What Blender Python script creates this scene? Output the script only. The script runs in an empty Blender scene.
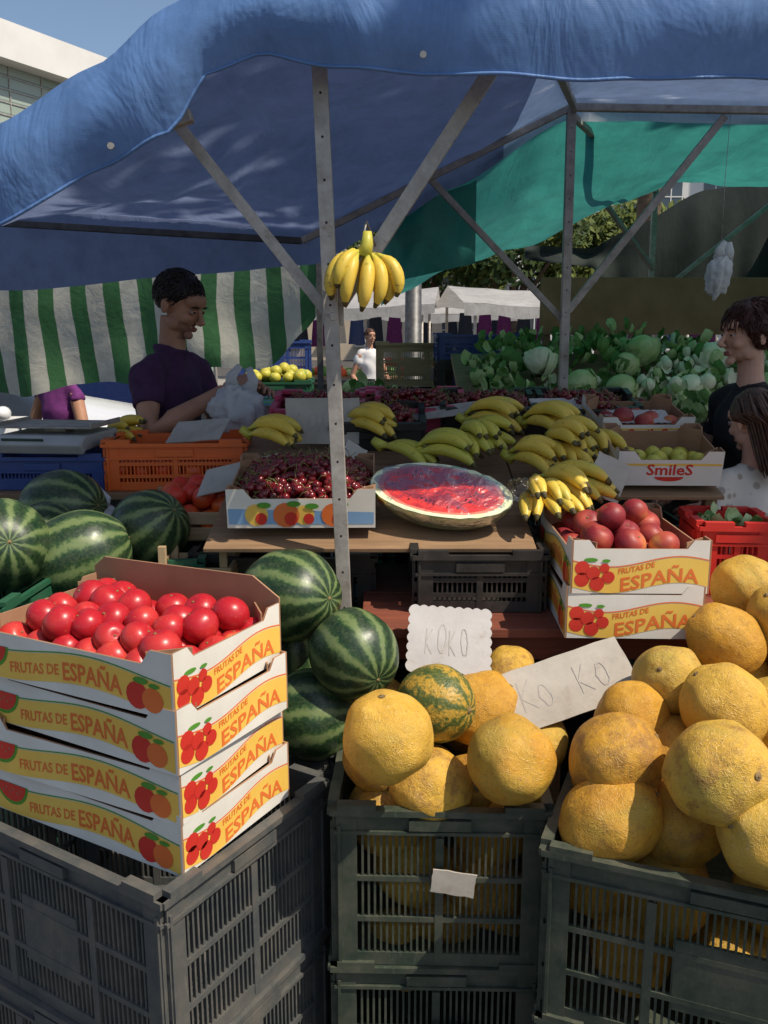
import bpy, bmesh, math, random
from mathutils import Vector, Matrix, noise, Euler
R=random.Random(11)
rad=math.radians; pi=math.pi
sc=bpy.context.scene
# ------------------------------------------------------------------ mesh builder
class MB:
    def __init__(s): s.v=[];s.f=[];s.m=[];s.s=[]
    def add(s,vs,fs,mi=0,sm=False,M=None):
        o=len(s.v)
        if M is None: s.v.extend([tuple(p) for p in vs])
        else: s.v.extend([tuple(M@Vector(p)) for p in vs])
        if isinstance(mi,int): mi=[mi]*len(fs)
        for f,k in zip(fs,mi):
            s.f.append(tuple(i+o for i in f)); s.m.append(k); s.s.append(sm)
    def box(s,c,d,mi=0,M=None,rot=None):
        vs=[]
        for sx in(-1,1):
            for sy in(-1,1):
                for sz in(-1,1):
                    p=Vector((sx*d[0]/2,sy*d[1]/2,sz*d[2]/2))
                    if rot is not None: p=rot@p
                    vs.append(p+Vector(c))
        s.add(vs,[(0,1,3,2),(4,6,7,5),(0,4,5,1),(2,3,7,6),(0,2,6,4),(1,5,7,3)],mi,False,M)
    def tube(s,pts,rd,seg=8,mi=0,M=None,ref=None,sm=True,cap=True):
        pts=[Vector(p) for p in pts]; n=len(pts)
        if not isinstance(rd,(list,tuple)): rd=[rd]*n
        vs=[];side=None
        for i,p in enumerate(pts):
            t=(pts[min(i+1,n-1)]-pts[max(i-1,0)])
            t=t.normalized() if t.length>1e-9 else Vector((0,0,1))
            if ref is not None: a=Vector(ref)
            elif side is None: a=Vector((0,0,1)) if abs(t.z)<.9 else Vector((1,0,0))
            else: a=side
            a=a-t*a.dot(t)
            if a.length<1e-6: a=t.orthogonal()
            a.normalize(); side=a; b=t.cross(a)
            r=rd[i]; ra,rb=(r if isinstance(r,(tuple,list)) else (r,r))
            for k in range(seg):
                an=2*pi*(k+.5)/seg
                vs.append(p+a*ra*math.cos(an)+b*rb*math.sin(an))
        fs=[]
        for i in range(n-1):
            for k in range(seg):
                k2=(k+1)%seg
                fs.append((i*seg+k,i*seg+k2,(i+1)*seg+k2,(i+1)*seg+k))
        if cap:
            fs.append(tuple(reversed(range(seg)))); fs.append(tuple((n-1)*seg+k for k in range(seg)))
        s.add(vs,fs,mi,sm,M)
    def ell(s,c,r,mi=0,seg=16,ring=10,M=None,fn=None,rot=None,sm=True):
        if not isinstance(r,(tuple,list)): r=(r,r,r)
        vs=[];c=Vector(c)
        def P(th,ph):
            d=Vector((math.sin(th)*math.cos(ph),math.sin(th)*math.sin(ph),math.cos(th)))
            k=fn(d,th,ph) if fn else 1
            p=Vector((d.x*r[0]*k,d.y*r[1]*k,d.z*r[2]*k))
            if rot is not None: p=rot@p
            return p+c
        vs.append(P(0,0))
        for i in range(1,ring):
            for j in range(seg): vs.append(P(pi*i/ring,2*pi*j/seg))
        vs.append(P(pi,0))
        fs=[]
        for j in range(seg): fs.append((0,1+j,1+(j+1)%seg))
        for i in range(ring-2):
            for j in range(seg):
                a=1+i*seg+j;b=1+i*seg+(j+1)%seg
                fs.append((a,a+seg,b+seg,b))
        L=len(vs)-1;o=1+(ring-2)*seg
        for j in range(seg): fs.append((o+j,L,o+(j+1)%seg))
        s.add(vs,fs,mi,sm,M)
    def poly(s,pts,t,mf=0,mo=1,M=None):
        n=len(pts)
        vs=[(p[0],0,p[1]) for p in pts]+[(p[0],t,p[1]) for p in pts]
        fs=[tuple(range(n)),tuple(reversed(range(n,2*n)))]
        mi=[mf,mo]
        for i in range(n):
            j=(i+1)%n; fs.append((j,i,i+n,j+n)); mi.append(mo)
        s.add(vs,fs,mi,False,M)
    def grid(s,P,nu,nv,mi=0,M=None,sm=True,mfn=None):
        vs=[P(i/nu,j/nv) for j in range(nv+1) for i in range(nu+1)]
        fs=[];ms=[]
        for j in range(nv):
            for i in range(nu):
                a=j*(nu+1)+i; fs.append((a,a+1,a+nu+2,a+nu+1)); ms.append(mfn(i/nu,j/nv) if mfn else mi)
        s.add(vs,fs,ms,sm,M)
    def mesh(s,name,mats=()):
        me=bpy.data.meshes.new(name); me.from_pydata(s.v,[],s.f)
        for m in mats: me.materials.append(m)
        me.polygons.foreach_set('material_index',s.m); me.polygons.foreach_set('use_smooth',s.s)
        me.update(); return me
    def obj(s,name,mats,loc=(0,0,0),rot=(0,0,0),parent=None,bev=0):
        return place(s.mesh(name,mats),name,loc,rot,parent,bev)
def place(me,name,loc=(0,0,0),rot=(0,0,0),parent=None,bev=0,scale=None):
    o=bpy.data.objects.new(name,me); sc.collection.objects.link(o)
    o.location=loc; o.rotation_euler=rot
    if scale: o.scale=scale
    if parent: o.parent=parent
    if bev:
        b=o.modifiers.new('bevel','BEVEL'); b.width=bev; b.segments=2; b.limit_method='ANGLE'
    return o
def empty(name,loc=(0,0,0),rot=(0,0,0)):
    o=bpy.data.objects.new(name,None); sc.collection.objects.link(o); o.location=loc; o.rotation_euler=rot; o.empty_display_size=.1; return o
def interp(tab,x,k=1):
    if x<=tab[0][0]: return tab[0][k]
    for a,b in zip(tab,tab[1:]):
        if x<=b[0]:
            t=(x-a[0])/(b[0]-a[0]); t=t*t*(3-2*t)*.5+t*.5
            return a[k]+(b[k]-a[k])*t
    return tab[-1][k]
def nz(x,y=0,z=0): return noise.noise(Vector((x,y,z)))
# ------------------------------------------------------------------ materials
class NT:
    def __init__(s,name):
        s.m=bpy.data.materials.new(name); s.m.use_nodes=True; s.t=s.m.node_tree; s.t.nodes.clear()
        s.out=s.t.nodes.new('ShaderNodeOutputMaterial')
        s.tc=s.t.nodes.new('ShaderNodeTexCoord')
    def n(s,typ,ins=None,**kw):
        nd=s.t.nodes.new('ShaderNode'+typ)
        for k,v in kw.items(): setattr(nd,k,v)
        if ins:
            for k,v in ins.items():
                if isinstance(v,bpy.types.NodeSocket): s.t.links.new(v,nd.inputs[k])
                else: nd.inputs[k].default_value=v
        return nd
    def math(s,op,a,b=0.0,c=None):
        i={0:a,1:b}
        if c is not None: i[2]=c
        return s.n('Math',i,operation=op).outputs[0]
    def ramp(s,f,stops,interp='LINEAR'):
        r=s.t.nodes.new('ShaderNodeValToRGB'); s.t.links.new(f,r.inputs[0]); e=r.color_ramp.elements
        r.color_ramp.interpolation=interp
        while len(e)<len(stops): e.new(.5)
        for i,(p,c) in enumerate(stops):
            e[i].position=p; e[i].color=(c[0],c[1],c[2],1) if isinstance(c,(tuple,list)) else (c,c,c,1)
        return r.outputs[0]
    def noise(s,scale,detail=4,vec=None,rough=.55,dist=0):
        return s.n('TexNoise',{'Vector':vec if vec is not None else s.tc.outputs['Object'],'Scale':scale,'Detail':detail,'Roughness':rough,'Distortion':dist}).outputs[0]
    def mix(s,f,a,b,bt='MIX'):
        nd=s.n('MixRGB',None,blend_type=bt)
        for k,v in ((0,f),(1,a),(2,b)):
            if isinstance(v,bpy.types.NodeSocket): s.t.links.new(v,nd.inputs[k])
            else: nd.inputs[k].default_value=v if k==0 else (v[0],v[1],v[2],1)
        return nd.outputs[0]
    def rnd(s): return s.n('ObjectInfo').outputs['Random']
    def rndvec(s,k=37.):
        r=s.math('MULTIPLY',s.rnd(),k)
        cb=s.n('CombineXYZ',{0:r,1:r,2:r})
        return s.n('VectorMath',{0:s.tc.outputs['Object'],1:cb.outputs[0]},operation='ADD').outputs[0]
    def bump(s,h,strength=.3,dist=.01,prev=None):
        i={'Height':h,'Strength':strength,'Distance':dist}
        if prev is not None: i['Normal']=prev
        return s.n('Bump',i).outputs[0]
    def fin(s,col,rough=.5,nrm=None,metal=0,spec=.5,trans=0,sss=0,coat=0,tcol=None):
        p=s.n('BsdfPrincipled')
        def S(k,v):
            if isinstance(v,bpy.types.NodeSocket): s.t.links.new(v,p.inputs[k])
            elif isinstance(v,(tuple,list)): p.inputs[k].default_value=(v[0],v[1],v[2],1)
            else: p.inputs[k].default_value=v
        S('Base Color',col);S('Roughness',rough);S('Metallic',metal);S('Specular IOR Level',spec)
        if nrm is not None: S('Normal',nrm)
        if coat: S('Coat Weight',coat); S('Coat Roughness',.15)
        if sss:
            S('Subsurface Weight',sss); p.inputs['Subsurface Radius'].default_value=(.01,.004,.002); p.inputs['Subsurface Scale'].default_value=1
        sh=p.outputs[0]
        if trans:
            tr=s.n('BsdfTranslucent'); c=tcol if tcol is not None else col
            if isinstance(c,bpy.types.NodeSocket): s.t.links.new(c,tr.inputs[0])
            else: tr.inputs[0].default_value=(*c[:3],1)
            if nrm is not None: s.t.links.new(nrm,tr.inputs['Normal'])
            sh=s.n('MixShader',{0:trans,1:sh,2:tr.outputs[0]}).outputs[0]
        s.t.links.new(sh,s.out.inputs[0]); return s.m
def simple(name,c1,c2=None,scale=8,rough=.55,bump=.15,bscale=60,bd=.003,rng=(.35,.65),metal=0,spec=.4,trans=0,sss=0,coat=0,detail=5):
    t=NT(name); c2=c2 or tuple(x*.7 for x in c1)
    f=t.noise(scale,detail)
    col=t.ramp(f,[(rng[0],c1),(rng[1],c2)])
    nr=t.bump(t.noise(bscale,4),bump,bd) if bump else None
    return t.fin(col,rough,nr,metal,spec,trans,sss,coat)
m_asphalt=simple('asphalt',(.085,.08,.074),(.05,.05,.05),3,.9,.5,160,.004)
m_pave=simple('pavement',(.3,.28,.25),(.22,.2,.18),4,.85,.3,60)
def m_galv():
    t=NT('galvanised_steel')
    c=t.ramp(t.noise(14,9,None,.7),[(.35,(.48,.45,.41)),(.65,(.27,.25,.22))])
    r=t.ramp(t.noise(9,9,None,.8),[(.56,0.),(.68,.75)])
    c=t.mix(r,c,(.16,.085,.045))
    return t.fin(c,.55,t.bump(t.noise(120,4),.2,.001),.35,.4)
m_steel=m_galv()
m_steel_dk=simple('dark_steel',(.12,.12,.12),(.07,.07,.07),25,.5,.1,120,.001,metal=.5)
m_hole=simple('dark_hole',(.02,.02,.02),None,5,.9,0)
def m_tarp(name,outer,inner,trans,weave=420,wr=.35,rough=.42,tc=None):
    t=NT(name)
    f=t.noise(1.6,5,None,.6,.2)
    o=t.ramp(f,[(.3,outer),(.7,tuple(min(1,x*1.25+.01) for x in outer))])
    i=t.ramp(f,[(.3,inner),(.7,tuple(min(1,x*1.2+.01) for x in inner))])
    bf=t.n('NewGeometry').outputs['Backfacing']
    col=t.mix(bf,o,i)
    dirt=t.ramp(t.noise(7,9,None,.72),[(.42,1.0),(.78,.66)])
    col=t.mix(1.0,col,dirt,'MULTIPLY')
    w=t.n('TexWave',{'Vector':t.tc.outputs['Object'],'Scale':weave/6.28,'Distortion':.5},bands_direction='X').outputs['Fac']
    w2=t.n('TexWave',{'Vector':t.tc.outputs['Object'],'Scale':weave/6.28,'Distortion':.5},bands_direction='Z').outputs['Fac']
    b=t.bump(t.math('ADD',w,w2),.05,.001)
    b=t.bump(t.noise(20,5,None,.6,.3),wr*.8,.006,b)
    mp=t.n('Mapping',{'Vector':t.tc.outputs['Object'],'Scale':(3.5,1.1,1.6),'Rotation':(0,0,.4)}).outputs[0]
    b=t.bump(t.noise(1.8,4,mp,.6,.6),wr,.05,b)
    return t.fin(col,rough,b,0,.45,trans,tcol=t.mix(1,tc or outer,dirt,'MULTIPLY'))
m_blue=m_tarp('blue_tarpaulin',(.16,.32,.66),(.19,.25,.44),.42,tc=(.24,.30,.47))
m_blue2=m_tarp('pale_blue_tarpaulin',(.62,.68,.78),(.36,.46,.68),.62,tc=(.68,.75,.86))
m_teal=m_tarp('teal_tarpaulin',(.025,.22,.20),(.025,.22,.20),.5,wr=.25,tc=(.05,.29,.25))
m_white_tarp=m_tarp('white_tarpaulin',(.55,.53,.5),(.55,.53,.5),.35,wr=.2)
m_net=m_tarp('dark_shade_net',(.018,.028,.024),(.018,.028,.024),.2,wr=.15,rough=.8)
def m_stripe():
    t=NT('striped_awning_cloth')
    sx=t.n('SeparateXYZ',{0:t.tc.outputs['Object']})
    w=t.math('ADD',sx.outputs[0],t.math('MULTIPLY',t.noise(2.5,2),.05))
    s=t.math('SINE',t.math('MULTIPLY',w,2*pi/.165))
    f=t.ramp(t.math('ADD',t.math('MULTIPLY',s,.5),.5),[(.44,0.),(.5,1.)])
    col=t.mix(f,(.07,.20,.08),(.66,.65,.55))
    dirt=t.ramp(t.noise(5,8,None,.7),[(.4,1.0),(.75,.60)])
    col=t.mix(1,col,dirt,'MULTIPLY')
    b=t.bump(t.noise(10,5,None,.6,.5),.6,.015)
    return t.fin(col,.7,b,0,.2,.5)
m_str=m_stripe()
def m_wood(name,c1,c2,sc_=3):
    t=NT(name)
    mp=t.n('Mapping',{'Vector':t.tc.outputs['Object'],'Scale':(1.5,14,14)})
    f=t.noise(sc_,8,mp.outputs[0],.65,.6)
    col=t.ramp(f,[(.3,c1),(.7,c2)])
    return t.fin(col,.7,t.bump(f,.3,.004),0,.3)
m_redwood=m_wood('red_painted_wood',(.26,.075,.04),(.14,.045,.03))
m_board=m_wood('plywood',(.32,.2,.11),(.2,.12,.065))
m_slatwood=m_wood('pale_crate_wood',(.5,.36,.2),(.36,.24,.13))
m_card_in=simple('kraft_cardboard',(.38,.21,.12),(.28,.155,.085),6,.85,.15,90,.001)
m_card_w=simple('white_printed_card',(.80,.77,.70),(.66,.63,.56),5,.55,.12,30,.002)
m_yel=simple('print_yellow',(.85,.58,.12),(.80,.48,.08),5,.5,.1,30,.002)
m_org=simple('print_orange',(.80,.20,.05),(.72,.15,.03),5,.5,0)
m_redp=simple('print_red',(.70,.05,.03),(.55,.03,.02),5,.5,0)
m_grnp=simple('print_green',(.10,.33,.03),(.08,.25,.03),5,.5,0)
m_bluep=simple('print_pale_blue',(.25,.42,.62),(.2,.36,.58),5,.5,0)
CARD=[m_card_w,m_card_in,m_yel,m_org,m_redp,m_grnp]
def m_plastic(name,c,dust=.35):
    t=NT(name)
    f=t.ramp(t.noise(9,9,None,.75),[(.38,0.),(.85,dust)])
    col=t.mix(f,c,(.32,.26,.19))
    sc2=t.ramp(t.noise(60,6,t.n('Mapping',{'Vector':t.tc.outputs['Object'],'Scale':(1,1,.15)}).outputs[0],.8),[(.6,0.),(.72,dust)])
    col=t.mix(sc2,col,(.28,.26,.22))
    return t.fin(col,.42,t.bump(t.noise(90,3),.1,.001),0,.45)
m_cr_grey=m_plastic('grey_crate_plastic',(.062,.070,.072),.45)
m_cr_green=m_plastic('dark_green_crate_plastic',(.030,.048,.034),.42)
m_cr_gr2=m_plastic('green_crate_plastic',(.012,.10,.05),.15)
m_cr_black=m_plastic('black_crate_plastic',(.018,.018,.019),.2)
m_cr_blue=m_plastic('blue_crate_plastic',(.02,.055,.22),.15)
m_cr_orange=m_plastic('orange_crate_plastic',(.78,.14,.02),.1)
m_cr_red=m_plastic('red_crate_plastic',(.6,.025,.02),.1)
m_cr_pink=m_plastic('pink_crate_plastic',(.5,.05,.12),.15)
# fruit (melon meshes are unit-size scaled by their radius, so scales are per radius)
def m_watermelon():
    t=NT('watermelon_rind'); v=t.tc.outputs['Object']; rv=t.rndvec()
    sx=t.n('SeparateXYZ',{0:v})
    ph=t.math('ARCTAN2',sx.outputs[1],sx.outputs[0])
    nn=t.math('MULTIPLY',t.math('SUBTRACT',t.noise(2.6,5,rv,.65),.5),3.2)
    n2=t.math('MULTIPLY',t.math('SUBTRACT',t.noise(9,5,rv,.7),.5),3.4)
    s=t.math('SINE',t.math('ADD',t.math('MULTIPLY',ph,11.0),t.math('ADD',nn,n2)))
    f=t.math('ADD',t.math('MULTIPLY',s,.5),.5)
    col=t.ramp(f,[(.05,(.15,.20,.075)),(.25,(.085,.135,.045)),(.45,(.020,.055,.018)),(.9,(.010,.030,.012))])
    mot=t.ramp(t.noise(16,4,rv,.7),[(.45,0.),(.7,.45)])
    col=t.mix(mot,col,(.09,.13,.045))
    dst=t.ramp(t.noise(2,7,rv,.75),[(.5,0.),(.8,.25)])
    col=t.mix(dst,col,(.25,.24,.17))
    return t.fin(col,t.ramp(t.noise(5,5,rv),[(.3,.30),(.7,.48)]),t.bump(t.noise(2,3,rv),.15,.01),0,.45)
m_wm=m_watermelon()
def m_melon(name,c1,c2,net,green=.0):
    t=NT(name); rv=t.rndvec()
    d=t.n('TexNoise',{'Vector':rv,'Scale':3.,'Detail':3.}).outputs['Color']
    vv=t.n('VectorMath',{0:rv,1:t.n('VectorMath',{0:d,3:.35},operation='SCALE').outputs[0]},operation='ADD').outputs[0]
    vo=t.n('TexVoronoi',{'Vector':vv,'Scale':13.},feature='DISTANCE_TO_EDGE').outputs['Distance']
    lines=t.ramp(vo,[(.01,1.),(.11,0.)])
    vo2=t.n('TexVoronoi',{'Vector':vv,'Scale':24.},feature='DISTANCE_TO_EDGE').outputs['Distance']
    lines=t.math('MAXIMUM',lines,t.math('MULTIPLY',t.ramp(vo2,[(.01,1.),(.10,0.)]),.5))
    patch=t.ramp(t.noise(1.6,4,rv),[(.3,.1),(.65,1.)])
    lf=t.math('MULTIPLY',lines,patch)
    base=t.ramp(t.noise(1.5,7,rv,.68),[(.30,c1),(.66,c2)])
    rr=t.rnd()
    gr=t.ramp(t.math('ADD',t.noise(.9,5,rv,.6),t.math('MULTIPLY',t.math('SUBTRACT',rr,.68),.42)),[(.50-green,0.),(.74-green*.6,.55)])
    base=t.mix(gr,base,(.32,.29,.055))
    r2=t.math('FRACT',t.math('MULTIPLY',rr,7.31))
    spots=t.ramp(t.math('ADD',t.noise(2.4,9,rv,.75),t.math('MULTIPLY',t.math('SUBTRACT',r2,.45),.20)),[(.54,0.),(.68,.75)])
    base=t.mix(spots,base,(.26,.115,.028))
    sm=t.ramp(t.noise(9,5,rv,.7),[(.60,0.),(.68,.65)])
    base=t.mix(sm,base,(.17,.08,.022))
    col=t.mix(t.math('MULTIPLY',lf,.38),base,net)
    b=t.bump(lf,.4,.008); b=t.bump(t.noise(2.2,3,rv),.15,.05,b)
    return t.fin(col,.48,b,0,.35,0,0)
m_mel=m_melon('netted_melon_skin',(.66,.35,.032),(.50,.235,.02),(.68,.47,.17))
m_mel2=m_melon('netted_melon_skin_pale',(.72,.43,.05),(.58,.32,.035),(.73,.54,.23),.03)
t=NT('striped_green_melon_skin'); sx=t.n('SeparateXYZ',{0:t.tc.outputs['Object']})
ph=t.math('ARCTAN2',sx.outputs[1],sx.outputs[0])
s_=t.math('SINE',t.math('ADD',t.math('MULTIPLY',ph,8.),t.math('MULTIPLY',t.noise(3.5,5,None,.7),9.)))
f_=t.math('ADD',t.math('MULTIPLY',s_,.12),t.noise(8,6,None,.75))
m_melg=t.fin(t.ramp(f_,[(.36,(.06,.09,.022)),(.50,(.15,.15,.03)),(.57,(.42,.26,.035)),(.85,(.54,.32,.04))]),.45,t.bump(t.noise(12,2),.2,.02),0,.4)
m_scar=simple('melon_stem_scar',(.30,.20,.09),(.15,.10,.04),6,.8,.3,20,.01)
def m_peach(name,red,yel,th=(.42,.62),sc_=13,mid=None,rough=.4):
    t=NT(name)
    f=t.noise(sc_,3,None,.5)
    st=[(th[0],red),(th[1],yel)]
    if mid: st=[(th[0],red),((th[0]+th[1])/2,mid),(th[1],yel)]
    col=t.ramp(f,st)
    sp=t.ramp(t.noise(190,2),[(.62,0.),(.74,.22)])
    col=t.mix(sp,col,(.75,.30,.12))
    return t.fin(col,rough,None,0,.45)
m_nect=m_peach('nectarine_skin',(.44,.014,.022),(.80,.34,.09),(.48,.80),9,(.58,.045,.035),.33)
m_plum=m_peach('red_peach_skin',(.24,.018,.025),(.70,.32,.09),(.42,.72),9,(.44,.07,.04),.5)
m_tom=m_peach('tomato_skin',(.60,.035,.015),(.7,.16,.02),(.4,.8),9)
m_cherry=simple('cherry_skin',(.09,.006,.010),(.20,.012,.014),30,.2,0,spec=.55)
m_stemg=simple('fruit_stem',(.16,.20,.05),(.18,.12,.05),40,.7,0)
def m_banana(name,c1,c2,c3):
    t=NT(name)
    col=t.ramp(t.noise(10,4),[(.35,c1),(.55,c2),(.75,c3)])
    sp=t.ramp(t.noise(55,6,None,.75),[(.58,0.),(.70,.75)])
    col=t.mix(sp,col,(.12,.06,.02))
    return t.fin(col,.45,t.bump(t.noise(60,3),.08,.001),0,.4)
m_ban=m_banana('banana_peel',(.78,.54,.08),(.66,.47,.06),(.46,.46,.08))
m_bang=m_banana('green_banana_peel',(.46,.46,.07),(.56,.48,.06),(.28,.36,.07))
m_bantip=simple('banana_tip',(.06,.045,.02),(.14,.12,.04),60,.7,.1)
m_flesh=simple('watermelon_flesh',(.76,.06,.05),(.60,.035,.035),35,.3,.2,120,.002,spec=.5)
m_flesh2=simple('watermelon_flesh_pale',(.80,.26,.19),(.76,.18,.12),35,.3,.2,120,.002)
m_pith=simple('watermelon_pith',(.74,.76,.56),(.62,.68,.42),30,.35,.05)
m_seed=simple('melon_seed',(.03,.015,.01),None,30,.4,0)
m_leaf=simple('cabbage_leaf',(.32,.48,.16),(.56,.66,.34),9,.5,.35,40,.006,trans=.15)
m_leafd=simple('dark_leaf',(.06,.17,.035),(.13,.27,.06),12,.55,.3,50,.005,trans=.15)
m_leafw=simple('pale_vegetable',(.74,.75,.58),(.58,.66,.40),12,.5,.2,50,.004)
def m_sign_(name,c1,c2):
    t=NT(name)
    col=t.ramp(t.noise(7,8,None,.7),[(.3,c1),(.7,c2)])
    col=t.mix(t.ramp(t.noise(22,7,None,.8),[(.55,0.),(.70,.6)]),col,(.30,.23,.17))
    return t.fin(col,.75,t.bump(t.noise(18,4),.35,.005),0,.25)
m_sign=m_sign_('sign_card',(.50,.46,.40),(.34,.31,.26)); m_signw=m_sign_('white_sign_card',(.50,.48,.46),(.38,.36,.35))
m_ink=simple('faded_marker_ink',(.34,.31,.29),(.44,.41,.37),60,.8,0,detail=8)
def m_film():
    t=NT('cling_film')
    b=t.bump(t.noise(16,5,None,.6,1.5),.7,.012)
    g=t.n('BsdfGlossy',{'Color':(.9,.9,.9,1),'Roughness':.10,'Normal':b})
    tr=t.n('BsdfTransparent')
    fr=t.n('Fresnel',{'IOR':1.4,'Normal':b}).outputs[0]
    sh=t.n('MixShader',{0:t.math('MULTIPLY',fr,.7),1:tr.outputs[0],2:g.outputs[0]})
    t.t.links.new(sh.outputs[0],t.out.inputs[0]); return t.m
m_wrap=m_film()
m_bag=simple('white_plastic_bag',(.82,.83,.84),(.7,.72,.74),8,.35,.5,18,.02,trans=.45)
m_scale=simple('scale_plastic',(.42,.43,.42),(.34,.35,.34),9,.4,.05)
m_display=simple('scale_display',(.05,.08,.05),None,9,.15,0)
def m_skin_(n,c): 
    return simple(n,c,tuple(x*.78 for x in c),10,.5,.15,160,.001,spec=.35,sss=.12)
m_skinm=m_skin_('skin_tan',(.50,.26,.165)); m_skinw=m_skin_('skin_fair',(.64,.36,.26))
m_lip=simple('lips',(.36,.12,.10),None,30,.45,0)
m_stub=simple('stubbled_skin',(.26,.14,.10),(.38,.20,.135),60,.7,.2,300,.001)
m_hair_b=simple('black_hair',(.012,.009,.008),(.03,.02,.016),60,.4,.5,200,.003)
m_hair_r=simple('auburn_hair',(.07,.018,.012),(.03,.010,.008),60,.4,.5,200,.003)
m_hair_br=simple('brown_hair',(.11,.05,.028),(.05,.022,.012),60,.4,.5,200,.003)
m_eye=simple('eye_white',(.5,.47,.44),None,9,.25,0); m_iris=simple('dark_iris',(.02,.012,.008),None,9,.15,0)
m_purple=simple('dark_purple_cotton',(.068,.024,.078),(.045,.018,.056),30,.9,.3,300,.001)
m_black=simple('black_cotton',(.012,.012,.014),(.018,.018,.02),30,.9,.3,300,.001)
m_purple2=simple('violet_cotton',(.16,.03,.17),(.11,.02,.12),30,.9,.3,300,.001)
m_whitec=simple('white_cotton',(.7,.68,.66),(.6,.58,.57),30,.9,.3,300,.001)
m_jean=simple('dark_jeans',(.03,.04,.07),(.02,.03,.05),30,.9,.3,300,.001)
m_shoe=simple('shoe_leather',(.03,.025,.02),None,30,.5,0)
t=NT('patterned_white_cotton')
vo=t.n('TexVoronoi',{'Vector':t.tc.outputs['Object'],'Scale':26.}).outputs['Distance']
m_patt=t.fin(t.mix(t.math('MULTIPLY',t.ramp(vo,[(.28,1.),(.36,0.)]),.6),(.68,.62,.54),(.25,.17,.13)),.9,None,0,.2)
# ------------------------------------------------------------------ world, sun, camera
EL=rad(55); SUN=Vector((.88,-.47,0)).normalized()
SUN=Vector((SUN.x*math.cos(EL),SUN.y*math.cos(EL),math.sin(EL)))
w=bpy.data.worlds.new('World'); sc.world=w; w.use_nodes=True
nt=w.node_tree; bg=nt.nodes['Background']
sk=nt.nodes.new('ShaderNodeTexSky'); sk.sky_type='NISHITA'; sk.sun_disc=False; sk.sun_elevation=EL
sk.sun_rotation=math.atan2(SUN.x,SUN.y); sk.air_density=1.0; sk.dust_density=1.4
nt.links.new(sk.outputs[0],bg.inputs[0]); bg.inputs[1].default_value=.125
sd=bpy.data.lights.new('sun','SUN'); sd.energy=5.0; sd.angle=rad(.5); sd.color=(1,.90,.76)
so=bpy.data.objects.new('sun',sd); sc.collection.objects.link(so); so.rotation_euler=SUN.to_track_quat('Z','Y').to_euler(); so.location=(6,-3,8)
cd=bpy.data.cameras.new('camera'); cam=bpy.data.objects.new('camera',cd); sc.collection.objects.link(cam)
cd.sensor_fit='VERTICAL'; cd.sensor_height=24; cd.lens=24*880/1024; cd.clip_start=.05; cd.clip_end=2000
cam.location=(0,0,1.6); cam.rotation_euler=(rad(90-11.7),0,0); sc.camera=cam
sc.view_settings.view_transform='Standard'; sc.view_settings.look='None'; sc.view_settings.exposure=0
# ------------------------------------------------------------------ ground
b=MB(); b.add([(-400,-400,0),(400,-400,0),(400,400,0),(-400,400,0)],[(0,1,2,3)]); b.obj('ground',[m_asphalt])
b=MB(); b.box((0,26,.065),(120,6,.13),0); b.box((0,22.92,.07),(120,.14,.14),1); b.obj('pavement',[m_pave,m_card_w],bev=.01)
# ------------------------------------------------------------------ text
_tc={}
def text_geo(s):
    if s in _tc: return _tc[s]
    c=bpy.data.curves.new('t','FONT'); c.body=s; c.size=1; c.resolution_u=2; c.offset=.02
    o=bpy.data.objects.new('t',c); sc.collection.objects.link(o); bpy.context.view_layer.update()
    me=bpy.data.meshes.new_from_object(o.evaluated_get(bpy.context.evaluated_depsgraph_get()))
    vs=[(v.co.x,v.co.y) for v in me.vertices]; fs=[tuple(p.vertices) for p in me.polygons]
    bpy.data.objects.remove(o); bpy.data.meshes.remove(me)
    if not vs: vs=[(0,0),(1,0),(1,1)];fs=[(0,1,2)]
    x0=min(v[0] for v in vs);x1=max(v[0] for v in vs);y0=min(v[1] for v in vs);y1=max(v[1] for v in vs)
    vs=[((v[0]-x0)/(x1-x0),(v[1]-y0)/(y1-y0)) for v in vs]
    _tc[s]=(vs,fs); return _tc[s]
def text(mb,s,M,x,z,w,h,y,mi,bend=None):
    vs,fs=text_geo(s)
    mb.add([(x+a*w,y,z+c*h+(bend(x+a*w) if bend else 0)) for a,c in vs],fs,mi,False,M)
def disc(mb,M,x,z,rx,rz,y,mi,a0=0,a1=2*pi,n=14):
    pts=[(x+rx*math.cos(a0+(a1-a0)*i/n),y,z+rz*math.sin(a0+(a1-a0)*i/n)) for i in range(n+1)]
    mb.add([(x,y,z)]+pts,[(0,i+1,i+2) for i in range(n)],mi,False,M)
CIR=[(.4+.4*math.cos(i*.63),.5+.5*math.sin(i*.63)) for i in range(11)]
GL={'K':[[(0,0),(.05,1)],[(.7,1),(.05,.45),(.75,0)]],'O':[CIR],'0':[CIR],'1':[[(.1,.75),(.4,1),(.4,0)]],'2':[[(.05,.8),(.3,1),(.65,.85),(.6,.55),(.05,0),(.75,.03)]],
 '5':[[(.7,1),(.1,1),(.08,.58),(.5,.6),(.7,.3),(.45,0),(.05,.08)]],'I':[[(.3,1),(.35,0)]],'L':[[(.1,1),(.1,0),(.65,.03)]],',':[[(.25,.1),(.1,-.2)]],'E':[[(.7,1),(.1,.95),(.1,0),(.7,.03)],[(.1,.5),(.55,.52)]]}
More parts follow.
